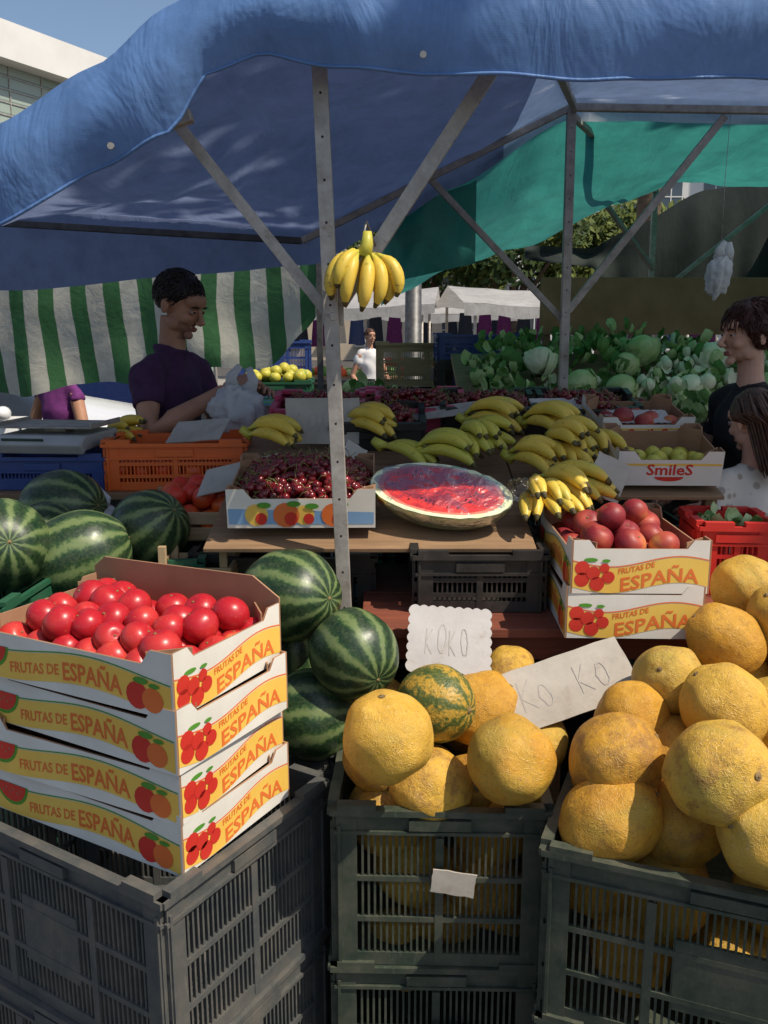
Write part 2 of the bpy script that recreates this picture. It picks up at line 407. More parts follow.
def hand_write(b,s,x,z,w,h,y,mi,th=.0024):
    n=len(s); cw=w/n
    for i,ch in enumerate(s):
        j=R.uniform(-.12,.12)*h; sl=R.uniform(-.15,.2); sc1=R.uniform(.8,1.1)
        for st in GL.get(ch,[]):
            P=[(x+i*cw+(px+sl*pz)*cw*.8*sc1+R.uniform(-.05,.05)*cw,z+j+pz*h*sc1) for px,pz in st]
            for (ax,az),(bx,bz) in zip(P,P[1:]):
                dx,dz=bx-ax,bz-az; l=math.hypot(dx,dz) or 1; nx,nz2=-dz/l*th/2,dx/l*th/2
                ex,ez=dx/l*th*.3,dz/l*th*.3
                y-=.00003
                b.add([(ax-nx-ex,y,az-nz2-ez),(bx-nx+ex,y,bz-nz2+ez),(bx+nx+ex,y,bz+nz2+ez),(ax+nx-ex,y,az+nz2-ez)],[(0,1,2,3)],mi)
# ------------------------------------------------------------------ crates
_cm={}
def crate_mesh(w,d,h,mat,pitch=.012,plaque=True):
    key=(w,d,h,mat.name)
    if key in _cm: return _cm[key]
    b=MB()
    def wall(L,M,long):
        b.box((0,0,.014),(L,.012,.028),0,M)
        b.box((0,0,h-.024),(L,.009,.048),0,M)
        b.box((0,-.006,h-.006),(L+.024,.022,.012),0,M)
        b.box((0,-.004,h-.05),(L+.008,.016,.007),0,M)
        for z in (h*.30,h*.56): b.box((0,-.001,z),(L,.011,.011),0,M)
        for x in (-L/2+.02,L/2-.02): b.box((x,-.0015,h/2),(.04,.013,h-.004),0,M)
        posts=(-L*.2,L*.2) if long else (0,)
        for x in posts: b.box((x,-.0012,h*.42),(.016,.0125,h*.8),0,M)
        if plaque and long: b.box((0,-.0015,h*.44),(L*.26,.008,h*.4),0,M)
        n=int((L-.09)/pitch)
        for i in range(n):
            x=-L/2+.045+(L-.09)*(i+.5)/n
            b.box((x,0,h*.44),(.0044,.007,h*.82),0,M)
        for sx in (-1,1):
            b.box((sx*(L/2-.04),-.006,h+.005),(.075,.0215,.013),0,M)
            b.box((sx*(L/2-.006),-.0095,h*.45),(.006,.006,h*.9),0,M)
        b.box((0,-.008,h-.032),(.12,.012,.022),0,M)
    for k,(L,off) in enumerate(((w,d/2),(d,w/2),(w,d/2),(d,w/2))):
        a=[0,pi/2,pi,-pi/2][k]
        M=Matrix.Rotation(a,4,'Z')@Matrix.Translation((0,-off+.008,0))
        wall(L-.016,M,L>=.5)
    b.box((0,0,.008),(w-.03,d-.03,.006),0)
    _cm[key]=b.mesh('plastic_crate',[mat]); return _cm[key]
def crate(x,y,z,w,d,h,mat,rz=0,name='plastic_crate'):
    return place(crate_mesh(w,d,h,mat),name,(x,y,z),(0,0,rz))
def stack(x,y,w,d,h,n,mat,rz=0,z=0,jit=.008):
    for i in range(n):
        crate(x+R.uniform(-jit,jit),y+R.uniform(-jit,jit),z+i*(h+.002),w,d,h,mat,rz+R.uniform(-.012,.012))
k0=(-.362,1.275)
stack(k0[0]-.852*.30+.523*.23,k0[1]+.523*.30+.852*.23,.60,.46,.343,2,m_cr_grey,rad(-31.5),jit=.004)
stack(.114,1.80,.42,.5,.345,2,m_cr_green,rad(-1.5),jit=.004)
stack(.655,1.500,.62,.42,.345,2,m_cr_green,rad(-22),jit=.003)
stack(-.40,1.995,.58,.4,.345,2,m_cr_grey,0,jit=.003)
stack(.98,1.97,.5,.38,.345,2,m_cr_green,rad(-8),jit=.003)
stack(-.75,2.42,.5,.38,.33,3,m_cr_gr2,rad(4),jit=.003)
stack(-1.12,2.08,.56,.4,.33,3,m_cr_gr2,rad(-3),jit=.003)
stack(-.66,2.78,.5,.26,.33,3,m_cr_black,0)
# ------------------------------------------------------------------ cartons
def label(mb,M,w,h,long):
    N=28; amp=.13*h
    wave=lambda x: amp*math.sin(2*pi*(x/w)*1.0+(.9 if long else -.2))
    vs=[]
    for i in range(N+1):
        x=-w/2+.004+(w-.008)*i/N
        c=h*.44+wave(x); vs+= [(x,-.0006,c-.30*h),(x,-.0006,c+.31*h)]
    mb.add(vs,[(2*i,2*i+2,2*i+3,2*i+1) for i in range(N)],2,False,M)
    vs=[]
    for i in range(N+1):
        x=-w/2+.004+(w-.008)*i/N
        c=h*.44+wave(x)+.34*h; vs+= [(x,-.0006,c-.015*h),(x,-.0006,c+.015*h)]
    mb.add(vs,[(2*i,2*i+2,2*i+3,2*i+1) for i in range(N)],5 if long else 3,False,M)
    if long:
        text(mb,'FRUTAS DE',M,-w*.30,h*.30,w*.26,h*.24,-.0012,3,wave)
        text(mb,'ESPAÑA',M,-w*.02,h*.20,w*.29,h*.48,-.0012,3,wave)
        disc(mb,M,-w*.40,h*.72,w*.095,h*.5,-.0012,5,pi,2*pi); disc(mb,M,-w*.40,h*.72,w*.083,h*.42,-.0018,4,pi,2*pi)
        for i in range(6): disc(mb,M,-w*.40+w*.02*(i-2.5),h*(.52+.08*(i%2)),.0018,.0028,-.0022,1,n=6)
        disc(mb,M,w*.34,h*.36,w*.052,h*.28,-.0012,4); disc(mb,M,w*.41,h*.32,w*.048,h*.25,-.0018,3)
        disc(mb,M,w*.36,h*.68,w*.035,h*.07,-.0024,5); disc(mb,M,w*.42,h*.62,w*.025,h*.05,-.0024,5)
    else:
        text(mb,'FRUTAS DE',M,-w*.16,h*.60,w*.26,h*.14,-.0012,3,wave)
        text(mb,'ESPAÑA',M,-w*.14,h*.16,w*.56,h*.42,-.0012,3,wave)
        for x,z,r in ((-.42,.62,.045),(-.34,.5,.042),(-.42,.34,.045),(-.31,.24,.045),(-.23,.40,.038),(-.26,.62,.03)):
            disc(mb,M,x*w,z*h,r*w*1.2,r*w*1.2,-.0012 if x<-.35 else -.0018,4)
        disc(mb,M,-.36*w,h*.82,w*.05,h*.05,-.0012,5); disc(mb,M,-.25*w,h*.80,w*.03,h*.04,-.0018,5)
def carton_mesh(w,d,h,kind='fruit',back=False):
    b=MB(); t=.004
    hi=h+.020
    for k,(L,off) in enumerate(((w,d/2),(d,w/2),(w,d/2),(d,w/2))):
        M=Matrix.Rotation([0,pi/2,pi,-pi/2][k],4,'Z')@Matrix.Translation((0,-off,0))
        long=k%2==0
        l=L/2-(0 if long else .0042)
        if long: pts=[(-l,0),(l,0),(l,hi),(l-.045,hi),(l-.065,h*.93),(-l+.065,h*.93),(-l+.045,hi),(-l,hi)]
        else: pts=[(-l,0),(l,0),(l,hi),(l-.035,hi),(l-.05,h),(-l+.05,h),(-l+.035,hi),(-l,hi)]
        if back and k==2: pts=[(-l,0),(l,0),(l,hi+.015),(l-.03,h+.058),(-l+.06,h+.066),(-l,hi+.01)]
        b.poly(pts,t,0,1,M)
        if kind=='fruit': label(b,M,L,h*.92,long)
        elif kind=='blue':
            b.add([(-l+.004,-.0006,.01),(l-.004,-.0006,.01),(l-.004,-.0006,h*.5),(-l+.004,-.0006,h*.62)],[(0,1,2,3)],6,False,M)
            for i,(x,r) in enumerate(((-.3,.03),(-.1,.034),(.02,.027),(.22,.032))):
                disc(b,M,x*L,h*.42,r,r,-.0012-.0005*(i%2),3 if i%2 else 2)
                disc(b,M,x*L+.012,h*.42-.01,r*.5,r*.55,-.0024,4)
                disc(b,M,x*L+.02,h*.42+r*.9,.018,.008,-.0030,5)
        elif kind=='smile':
            if long:
                text(b,'SmileS',M,-L*.22,h*.38,L*.44,h*.4,-.001,4)
                disc(b,M,0,h*.32,L*.14,h*.16,-.001,4,pi,2*pi)
            b.add([(-l+.004,-.0006,h*.72),(l-.004,-.0006,h*.72),(l-.004,-.0006,h*.8),(-l+.004,-.0006,h*.8)],[(0,1,2,3)],2,False,M)
    b.box((0,0,.004),(w-.01,d-.01,.004),1)
    for sx in(-1,1):
        for sy in(-1,1):
            M=Matrix.Translation((sx*(w/2-.03),sy*(d/2-.03),0))@Matrix.Rotation(math.atan2(sy,sx)+pi/2,4,'Z')
            b.box((0,0,hi/2),(.075,.003,hi-.012),1,M)
    return b.mesh('fruit_carton',CARD+[m_bluep])
cm_f=carton_mesh(.47,.31,.094); cm_fb=carton_mesh(.47,.31,.094,'fruit',True)
CA=Vector((-.338,1.330)); ld=Vector((-.88,.475)); sdv=Vector((.475,.88))
cc=CA+ld*.235+sdv*.155
cz=.692
for i in range(4):
    place(cm_fb if i==3 else cm_f,'fruit_carton',(cc.x+R.uniform(-.008,.008),cc.y+R.uniform(-.006,.006),cz+i*.0955),(0,0,rad(-28.3)+R.uniform(-.03,.03)))
topc=(cc.x,cc.y,cz+3*.0955)
cm_t=carton_mesh(.44,.315,.105)
for i in range(2):
    place(cm_t,'fruit_carton',(.582+.004*i,2.15,.902+i*.108),(0,0,pi/2+R.uniform(-.02,.02)+rad(-1)))
# ------------------------------------------------------------------ round fruit piles
def fruit_fn(d,th,ph):
    a=(ph+pi)%(2*pi)-pi
    k=1-.05*math.exp(-(a/.22)**2)*math.sin(th)
    k*=1-.16*math.exp(-(th/.33)**2)
    return k
def pile(name,mat,pts,r,seg=18,ring=12,loc=(0,0,0),rz=0,stemmat=m_stemg,squash=.93,stem=True):
    b=MB()
    for p in pts:
        q=Euler((R.uniform(-.9,.9),R.uniform(-.9,.9),R.uniform(0,6.3))).to_matrix(); rr=r*R.uniform(.88,1.08)
        b.ell(p,(rr,rr,rr*squash),0,seg,ring,None,fruit_fn,q)
        if stem: b.ell(Vector(p)+q@Vector((0,0,rr*squash*.84)),(rr*.1,rr*.1,rr*.05),1,6,4)
    return b.obj(name,[mat,stemmat],loc,(0,0,rz))
def heap(w,d,z0,hm,r,n,tries=2500,k=1.75):
    P=[]
    for _ in range(tries):
        if len(P)>=n: break
        x=R.uniform(-w/2,w/2);y=R.uniform(-d/2,d/2)
        e=max(0,1-max(abs(2*x/w),abs(2*y/d))**3)
        z=z0+hm*e*R.random()**.5
        p=Vector((x,y,z))
        if all((p-q).length>k*r for q in P): P.append(p)
    return P
pts=[]
for i in range(7):
    for j in range(5):
        pts.append((-.185+.0617*i+R.uniform(-.006,.006),-.112+.056*j+R.uniform(-.006,.006),.052+R.uniform(-.004,.006)))
for i in range(6):
    for j in range(4):
        if R.random()<.8: pts.append((-.155+.062*i+R.uniform(-.014,.014),-.085+.057*j+R.uniform(-.012,.012),.092+R.uniform(-.008,.008)))
pile('nectarines',m_nect,pts,.0345,24,16,topc,rad(-28.3))
pts=[]
for i in range(4):
    for j in range(5): pts.append((-.11+.073*i+R.uniform(-.005,.005),-.16+.08*j+R.uniform(-.005,.005),.06))
for i in range(3):
    for j in range(4): pts.append((-.075+.075*i+R.uniform(-.01,.01),-.12+.078*j+R.uniform(-.01,.01),.110+R.uniform(-.01,.008)))
pts+=[(-.03,-.05,.155),(.05,.03,.15)]
pile('peaches',m_plum,pts,.0385,22,14,(.584,2.15,1.0))
# ------------------------------------------------------------------ melons
def melon_mesh(name,mat,elong=1.06,amp=.02,seed=0,scar=1.0,seg=40,ring=28):
    b=MB()
    fn=lambda d,th,ph:(1+amp*nz(d.x*1.7+seed,d.y*1.7,d.z*1.7))*(1-.05*math.exp(-(th/.22)**2))
    b.ell((0,0,0),(1,1,elong),0,seg,ring,None,fn)
    s=scar
    b.ell((0,0,elong*.952),(.09*s,.09*s,.018),1,12,6)
    b.tube([(0,0,elong*.95),(.01,0,elong*.985)],[.035*s,.026*s],8,1)
    b.ell((0,0,-elong*.993),(.05*s,.05*s,.012),1,10,5)
    return b.mesh(name,[mat,m_scar])
mel=[melon_mesh('melon',m_mel if i%2 else m_mel2,1.0+.07*i,.09,i*5) for i in range(4)]
melg=melon_mesh('striped_melon',m_melg,1.05,.04,9)
wms=[melon_mesh('watermelon',m_wm,1.06+.06*i,.04,i*3,.5) for i in range(3)]
def fr(me,name,x,y,z,r,rot=None):
    rot=rot or (R.uniform(-1.2,1.2),R.uniform(-1.2,1.2),R.uniform(0,6.28))
    return place(me,name,(x,y,z),rot,None,0,(r,r,r))
for i,(x,y,z,r) in enumerate([(.005,1.50,.867,.085),(.244,1.56,.79,.084),(.095,1.62,.70,.078),(.205,1.8,.79,.076),(.29,1.9,.835,.058),(.13,1.92,.80,.06),
   (.01,1.66,.62,.085),(.235,1.68,.60,.083),(.02,1.84,.66,.082),(.22,1.98,.66,.08),(.10,1.82,.60,.08),(-.02,1.66,.74,.06),(.33,1.77,.72,.07),(.19,1.70,.65,.075),(.06,1.66,.50,.08),(.21,1.66,.46,.08),(.0,1.95,.72,.07),(.13,1.68,.36,.08),(.03,1.66,.30,.08),(.27,1.68,.30,.08)]):
    fr(mel[i%4],'melon',x,y,z,r,((-1.2,.5,.3) if i==1 else None))
fr(melg,'striped_melon',.108,1.70,.845,.080,(1.5,.5,.9))
for i,(x,y,z,r) in enumerate([(.436,1.52,.815,.083),(.575,1.39,.855,.090),(.415,1.46,.725,.082),(.645,1.335,.765,.078),(.55,1.5,.69,.085),(.592,1.72,.888,.074),
   (.76,1.86,.925,.076),(.662,1.59,.884,.080),(.505,1.67,.83,.070),(.86,2.02,1.0,.075),(.90,1.88,.955,.08),(.73,1.45,.75,.085),(.66,1.56,.72,.08),
   (.70,1.74,.78,.085),(.85,1.72,.80,.085),(.82,1.95,.80,.085),(.96,2.02,.86,.085),(1.05,1.88,.80,.085),(.58,1.62,.76,.08),(.5,1.58,.68,.07),(.80,1.40,.76,.08),(.76,1.6,.86,.08),(.98,1.86,.84,.08),(.45,1.62,.72,.07),(1.0,2.1,.95,.075),(.86,1.55,.76,.08),(.53,1.47,.58,.08),(.72,1.42,.60,.08),(.40,1.52,.58,.08),(.64,1.42,.46,.08),(.48,1.5,.44,.08)]):
    fr(mel[(i*3+1)%4],'melon',x,y,z,r)
for i,(x,y,z,r,ro) in enumerate([(-.95,2.13,1.075,.115,(1.3,.2,.5)),(-.97,2.6,1.07,.12,(1.4,.5,1.2)),(-.80,2.23,1.02,.120,(1.2,.6,1.7)),(-.66,2.42,1.05,.110,(.6,.8,.3)),
   (-.222,2.0,.985,.112,(.9,1.4,.3)),(-.066,1.84,.90,.098,(1.9,-.3,.5)),(-.16,1.86,.745,.105,(1.4,0,1.4)),(-.42,2.12,.86,.10,(1.2,.5,.3)),(-.27,2.06,.79,.10,None),(-.45,1.95,.76,.10,None),
   (-.60,2.02,.76,.10,None),(-1.2,2.1,1.03,.115,None),(-.95,2.4,1.03,.1,None),(-1.25,2.5,1.0,.12,None),(-.35,1.88,.68,.09,None),(-1.15,2.3,1.05,.1,None)]):
    fr(wms[(i if i!=5 else 0)%3],'watermelon',x,y,z,r,ro)
stack(-1.22,2.6,.5,.4,.32,3,m_cr_gr2)
# ------------------------------------------------------------------ tables
b=MB()
for i in range(4): b.box((.47,2.075+i*.152,.888),(1.05,.148,.024),0)
b.box((.47,2.03,.845),(1.03,.022,.06),0); b.box((.47,2.58,.845),(1.03,.022,.06),0)
for x in (.0,.42,.95):
    for y in (2.05,2.56): b.box((x,y,.407),(.045,.045,.815),1)
b.obj('market_table',[m_redwood,m_board],bev=.003)
crate(.24,2.27,.902,.33,.3,.15,m_cr_black); crate(.24,2.6,.902,.33,.3,.16,m_cr_black)
stack(.2,2.34,.5,.36,.3,2,m_cr_black,0); stack(.75,2.4,.5,.36,.3,2,m_cr_black,0); stack(-.28,2.5,.5,.38,.33,3,m_cr_black)
stack(.70,2.85,.5,.38,.33,3,m_cr_black); stack(.1,3.05,.5,.38,.33,3,m_cr_black)
def zb(y): return 1.065+(y-2.2)*.22
SL=math.atan(.22)
b=MB()
def bd(x0,x1,y0,y1):
    ym=(y0+y1)/2; b.box(((x0+x1)/2,ym,zb(ym)-.008),(x1-x0,(y1-y0)/math.cos(SL),.012),0,None,Matrix.Rotation(SL,3,'X'))
bd(-.46,.388,2.17,2.75); bd(-.46,.388,2.753,3.36); bd(.392,.985,2.50,3.36)
for x,y in ((-.44,2.45),(.37,2.7),(-.44,3.3),(.96,2.55),(.96,3.3),(.3,3.3)):
    zt=zb(y)-.02; b.box((x,y,zt/2),(.035,.035,zt),0)
b.obj('display_board',[m_board],bev=.002)
b=MB(); b.box((-1.0,3.05,1.07),(1.15,.5,.022),0)
for x in (-1.53,-.5):
    for y in (2.84,3.26): b.box((x,y,.53),(.04,.04,1.058),0)
b.obj('wooden_table',[m_board],bev=.003)
# ------------------------------------------------------------------ bananas
def banana(b,M,L=.19,r=.0175,th0=.7,th1=-.7,mi=0):
    n=13; pts=[];p=Vector((0,0,0)); rd=[]
    prof=[.30,.34,.50,.80,.97,1.04,1.06,1.05,1.0,.92,.76,.48,.24]
    for i in range(n):
        t=i/(n-1); th=th0+(th1-th0)*t
        pts.append(p.copy()); p=p+Vector((0,-math.cos(th),math.sin(th)))*(L/(n-1))
        rd.append(r*prof[i])
    o=len(b.f)
    b.tube(pts,rd,7,mi,M,ref=(1,0,0))
    nf=len(b.f)-o
    for i in range(nf):
        if i>=7*(n-2) and i<7*(n-1) or i==nf-1 : b.m[o+i]=2
        elif i<14: b.m[o+i]=1
def bunch(name,loc,rot,n=6,rows=2,L=.19,spread=.22,th=(.75,-.55),mat=None,r=.0175,parent=None):
    b=MB()
    b.tube([(0,.03,.012),(0,-.01,.0)],[.013,.02],8,1)
    for k in range(rows):
        m=n-k
        for i in range(m):
            a=(i-(m-1)/2)*spread+R.uniform(-.07,.07)
            off=Vector(((i-(m-1)/2)*.012,0,k*.022))
            M=Matrix.Translation(off)@Matrix.Rotation(a,4,'Z')@Matrix.Rotation(R.uniform(-.25,.25)-a*.5,4,'Y')
            banana(b,M,L*R.uniform(.86,1.08)*(1-.04*k),r,th[0]+k*.25+R.uniform(-.08,.08),th[1]+R.uniform(-.2,.2),0)
    return b.obj(name,[mat or m_ban,m_bang,m_bantip],loc,rot,parent)
for x,y,dz,rz,n,rw,mt in [(.44,2.42,.02,.7,6,2,m_ban),(.41,2.36,.0,.3,5,2,m_ban),(.50,2.68,.03,.8,6,3,m_ban),(.46,2.88,.04,.9,6,2,m_ban),(.62,2.78,.0,.5,5,2,m_ban),
   (.38,2.62,.02,1.1,5,2,m_ban),(.25,2.76,.03,.9,6,2,m_bang),(.10,2.66,.02,1.3,5,2,m_bang),(-.01,2.72,.02,1.1,4,1,m_bang),(-.12,2.9,.03,1.2,5,2,m_ban),(-.43,2.80,.03,1.3,5,2,m_ban),(.27,2.94,.03,1.2,5,2,m_ban)]:
    bunch('banana_bunch',(x,y,zb(y)+.045+dz),(rad(8)+R.uniform(-.12,.12),R.uniform(-.15,.15),rz+R.uniform(-.2,.2)),n,rw,R.uniform(.175,.215),.16,(.55,-.75),mt,.0185)
b=MB(); b.tube([(0,0,.045),(.004,0,.02),(0,0,-.01)],[.010,.014,.02],8,1)
for k,(ox,az,L,t0,t1) in enumerate([(-.03,-1.2,.150,-.55,-2.1),(-.015,-.5,.155,-.7,-2.05),(-.035,-2.2,.14,-.6,-2.1),(.01,.1,.16,-.7,-2.0),(.02,.75,.15,-.55,-2.1),(.03,1.4,.14,-.4,-2.1),(.0,2.8,.14,-.5,-2.0),(.04,1.1,.13,-.2,-1.8),(-.01,-.9,.13,-.3,-1.9)]):
    banana(b,Matrix.Translation((ox*.7,0,.0))@Matrix.Rotation(az,4,'Z'),L*.92,.0160,t0,t1,0)
b.obj('hanging_banana_bunch',[m_ban,m_bang,m_bantip],(-.045,2.06,1.772),(0,rad(10),rad(10)))
b=MB(); b.tube([(-.045,2.06,1.81),(-.04,2.08,1.84),(-.02,2.12,1.79)],.003,6,0); b.obj('hanging_string',[m_steel])
# ------------------------------------------------------------------ cut watermelon
e=empty('cut_watermelon',(.150,2.285,1.186),(0,rad(7),rad(-14)))
b=MB(); A,B_,C_=.190,.105,.100
NS=48;NR=14
def HP(u,v):
    ph=2*pi*u; th=(pi/2)*v
    return (A*math.cos(ph)*math.cos(th),C_*math.sin(th),B_*math.sin(ph)*math.cos(th))
b.grid(HP,NS,NR,0)
ks=[1,.95,.89,.82,0.6,.3,0.001]; ms=[1,1,2,3,3,3]
for k in range(6):
    vs=[];
    for i in range(NS):
        ph=2*pi*i/NS
        for q in (ks[k],ks[k+1]): vs.append((A*q*math.cos(ph),-.003*(1-q)-.0015+.004*nz(q*9*math.cos(ph),q*9*math.sin(ph)),B_*q*math.sin(ph)))
    b.add(vs,[(2*i,2*i+1,(2*i+3)%(2*NS),(2*i+2)%(2*NS)) for i in range(NS)],ms[k],True)
for i in range(34):
    ph=R.uniform(0,2*pi);q=R.uniform(.45,.74); b.ell((A*q*math.cos(ph),-.006,B_*q*math.sin(ph)),(.0032,.0015,.002),4,6,4)
t=NT('watermelon_rind_wedge'); sx=t.n('SeparateXYZ',{0:t.tc.outputs['Object']})
ph_=t.math('ARCTAN2',sx.outputs[2],sx.outputs[1])
s_=t.math('SINE',t.math('ADD',t.math('MULTIPLY',ph_,11.),t.math('MULTIPLY',t.noise(40,5,None,.7),6.)))
m_wm2=t.fin(t.ramp(t.math('ADD',t.math('MULTIPLY',s_,.5),.5),[(.1,(.34,.44,.14)),(.35,(.20,.30,.08)),(.55,(.07,.16,.04)),(.9,(.03,.09,.025))]),.36,None,0,.45)
TILT=rad(-60)
b.obj('melon_half',[m_wm2,m_pith,m_flesh2,m_flesh,m_seed],(0,0,0),(TILT,0,0),e)
b=MB()
def FP(u,v):
    ph=2*pi*u; q=v
    x=A*1.01*q*math.cos(ph);z=B_*1.01*q*math.sin(ph)
    return (x,-.010-.006*nz(x*22,z*22,3)-.004*nz(x*60,z*60,1)+.012*(q**6),z)
b.grid(FP,48,14,0)
def FP2(u,v):
    p=Vector(HP(u,v*.9))*1.012; return p+Vector((0,.002*nz(p.x*40,p.z*40),0))
b.grid(FP2,48,10,0)
b.obj('cling_film',[m_wrap],(0,0,0),(TILT,0,0),e)
b=MB(); b.ell((.205,.03,.03),(.04,.03,.03),0,22,16,None,lambda d,t,p:1+.35*nz(d.x*4,d.y*4,d.z*4)+.2*nz(d.x*11,d.y*11,d.z*11))
b.tube([(.19,.03,.01),(.215,.02,.05),(.25,.02,.055)],[.02,.008,.025],10,0)
b.obj('film_twist',[m_wrap],(0,0,0),(0,0,0),e)
# ------------------------------------------------------------------ cherries
def cherries(name,loc,w,d,h,n,rx=0,rz=0,r=.0125,mat=None):
    b=MB()
    b.box((0,0,.006),(w*.98,d*.98,.012),0)
    for i in range(n):
        x=R.uniform(-w/2,w/2);y=R.uniform(-d/2,d/2)
        e_=max(0,1-max(abs(2*x/w),abs(2*y/d))**3)
        z=.012+h*e_*R.uniform(.35,1)+h*.15
        b.ell((x,y,z),r*R.uniform(.88,1.1),0,8,6)
        if R.random()<.35:
            a=R.uniform(0,6.3); b.tube([(x,y,z+r*.8),(x+.012*math.cos(a),y+.012*math.sin(a),z+r+.012),(x+.026*math.cos(a),y+.026*math.sin(a),z+r+.016)],.0011,4,1)
    return b.obj(name,[mat or m_cherry,m_stemg],loc,(rx,0,rz))
cm_b=carton_mesh(.38,.32,.085,'blue')
place(cm_b,'cherry_carton',(-.215,2.37,zb(2.37)+.022),(SL*.7,0,rad(1)))
cherries('cherries',(-.215,2.37,zb(2.37)+.045),.36,.30,.085,850,SL*.7,rad(1))
cm_s=carton_mesh(.30,.26,.085,'smile')
place(cm_s,'small_fruit_carton',(.83,2.65,zb(2.65)+.02),(SL,0,rad(-2)))
place(cm_s,'small_fruit_carton',(.84,2.96,zb(2.96)+.02),(SL,0,rad(3)))
pile('peaches',m_plum,[tuple(p) for p in heap(.22,.18,.03,.03,.033,14)],.034,14,10,(.84,2.96,zb(2.96)+.03))
pile('apricots',m_bang,[tuple(p) for p in heap(.22,.18,.02,.01,.028,14)],.028,14,10,(.83,2.65,zb(2.65)+.03))
for k,(x,y) in enumerate(((.70,3.15),(.38,3.14),(.1,3.16),(-.2,3.12),(-.02,2.98))):
    crate(x,y,zb(y),.36 if k<4 else .3,.24,.085,[m_cr_black,m_cr_black,m_cr_pink,m_cr_pink,m_cr_black][k],0,'shallow_crate').rotation_euler=(SL,0,0)
    cherries('cherries',(x,y,zb(y)+.03),.32 if k<4 else .26,.20,.06,260,SL,0)
def slat_box(name,loc,w,d,h,rz=0,mat=None):
    b=MB()
    for sy in(-1,1):
        for k in range(2): b.box((0,sy*(d/2),h*(.25+.45*k)),(w,.006,h*.36),0)
    for sx in(-1,1): b.box((sx*(w/2-.004),0,h*.45),(.010,d-.008,h*.86),0)
    for sx in(-1,1):
        for sy in(-1,1): b.box((sx*(w/2-.02),sy*(d/2-.012),h*.56),(.02,.016,h*1.1),0)
    b.box((0,0,.004),(w-.02,d-.01,.005),0)
    return b.obj(name,[mat or m_slatwood],loc,(0,0,rz),bev=.0015)
slat_box('wooden_fruit_box',(-.56,2.62,1.0),.34,.30,.10)
pile('tomatoes',m_tom,[tuple(p) for p in heap(.28,.25,.05,.09,.033,34)],.035,16,10,(-.56,2.62,1.0))
crate(-.69,3.0,1.083,.46,.3,.155,m_cr_orange,rad(3))
pile('tomatoes',m_tom,[tuple(p) for p in heap(.38,.24,.06,.03,.033,24)],.035,14,9,(-.69,3.0,1.083),rad(3))
crate(.95,2.38,.90,.20,.22,.19,m_cr_red,rad(-5))
slat_box('wooden_fruit_box',(-.5,2.3,.78),.2,.16,.24)
crate(-1.12,3.0,1.083,.42,.3,.11,m_cr_blue)
e=empty('market_scale',(-1.10,2.98,1.205),(0,0,rad(-6)))
b=MB(); b.box((0,0,.035),(.30,.26,.05),0); b.box((0,-.14,.03),(.30,.05,.045),0,None,Matrix.Rotation(rad(35),3,'X')); b.obj('body',[m_scale],parent=e,bev=.008)
b=MB(); b.box((0,.0,.082),(.33,.24,.006),0); b.box((0,.0,.070),(.07,.07,.02),0)
for sx in(-1,1): b.box((sx*.163,0,.09),(.005,.24,.014),0)
b.obj('weighing_tray',[m_steel],parent=e,bev=.002)
b=MB(); b.box((-.05,-.158,.042),(.14,.004,.022),0,None,Matrix.Rotation(rad(35),3,'X')); b.obj('display',[m_display],parent=e)
bunch('banana_bunch',(-1.0,3.2,1.20),(0,0,1.3),5,2,.17,.2)
# ------------------------------------------------------------------ signs
def sign(name,loc,rot,w,h,txt=None,scallop=False,mat=None,ink=None,ts=.8):
    b=MB(); pts=[]
    c=[(-w/2,-h/2),(w/2,-h/2),(w/2,h/2),(-w/2,h/2)]
    if scallop:
        def side(p,q,n):
            for i in range(n*4):
                t=i/(n*4); x=p[0]+(q[0]-p[0])*t; z=p[1]+(q[1]-p[1])*t
                nx,nz_=(q[1]-p[1]),-(q[0]-p[0]); l=math.hypot(nx,nz_); o=.005*abs(math.sin(pi*t*n))
                pts.append((x+nx/l*o,z+nz_/l*o))
        side(c[0],c[1],9);side(c[1],c[2],7);side(c[2],c[3],9);side(c[3],c[0],7)
    else:
        for p,q in zip(c,c[1:]+c[:1]):
            for i in range(6):
                t=i/6; pts.append((p[0]+(q[0]-p[0])*t+R.uniform(-.0015,.0015),p[1]+(q[1]-p[1])*t+R.uniform(-.0015,.0015)))
    b.poly(pts,.003,0,0)
    if txt: hand_write(b,txt,-w*ts/2,-h*.24,w*ts,h*.45,-.0006,1)
    return b.obj(name,[mat or m_sign,ink or m_ink],loc,rot)
sign('price_sign',(.150,1.915,.905),(rad(-48),rad(3),rad(-3)),.185,.165,'KOKO',True,m_signw,m_ink,.6)
sign('price_sign',(.40,1.80,.845),(rad(-56),rad(-16),rad(9)),.29,.15,'KO KO',False,m_sign,m_ink,.75)
sign('price_sign',(-.20,2.86,1.31),(rad(-12),0,0),.24,.15,'KOKO',False)
sign('price_sign',(-.42,2.52,1.19),(rad(-62),rad(-14),rad(-12)),.24,.13,'1,50',False)
sign('price_sign',(-.62,2.93,1.272),(rad(-60),rad(-6),rad(-16)),.20,.12,'2,50',False)
sign('price_sign',(.62,3.05,1.34),(rad(-62),0,rad(8)),.22,.11,'KOKO',False,m_signw)
sign('price_sign',(.62,2.40,1.20),(rad(-25),rad(25),rad(0)),.10,.12,None,False,m_sign)
sign('price_sign',(.84,2.92,1.32),(rad(-70),0,0),.2,.09,None,True,m_signw)
sign('price_sign',(.20,3.0,1.33),(rad(-72),rad(-8),rad(-10)),.24,.10,None,False,m_sign)
sign('price_sign',(-.10,2.62,1.22),(rad(-40),rad(30),0),.07,.11,None,False,m_sign)
sign('crate_label',(.135,1.529,.545),(0,rad(8),rad(-1.5)),.085,.05,None,False,m_sign)
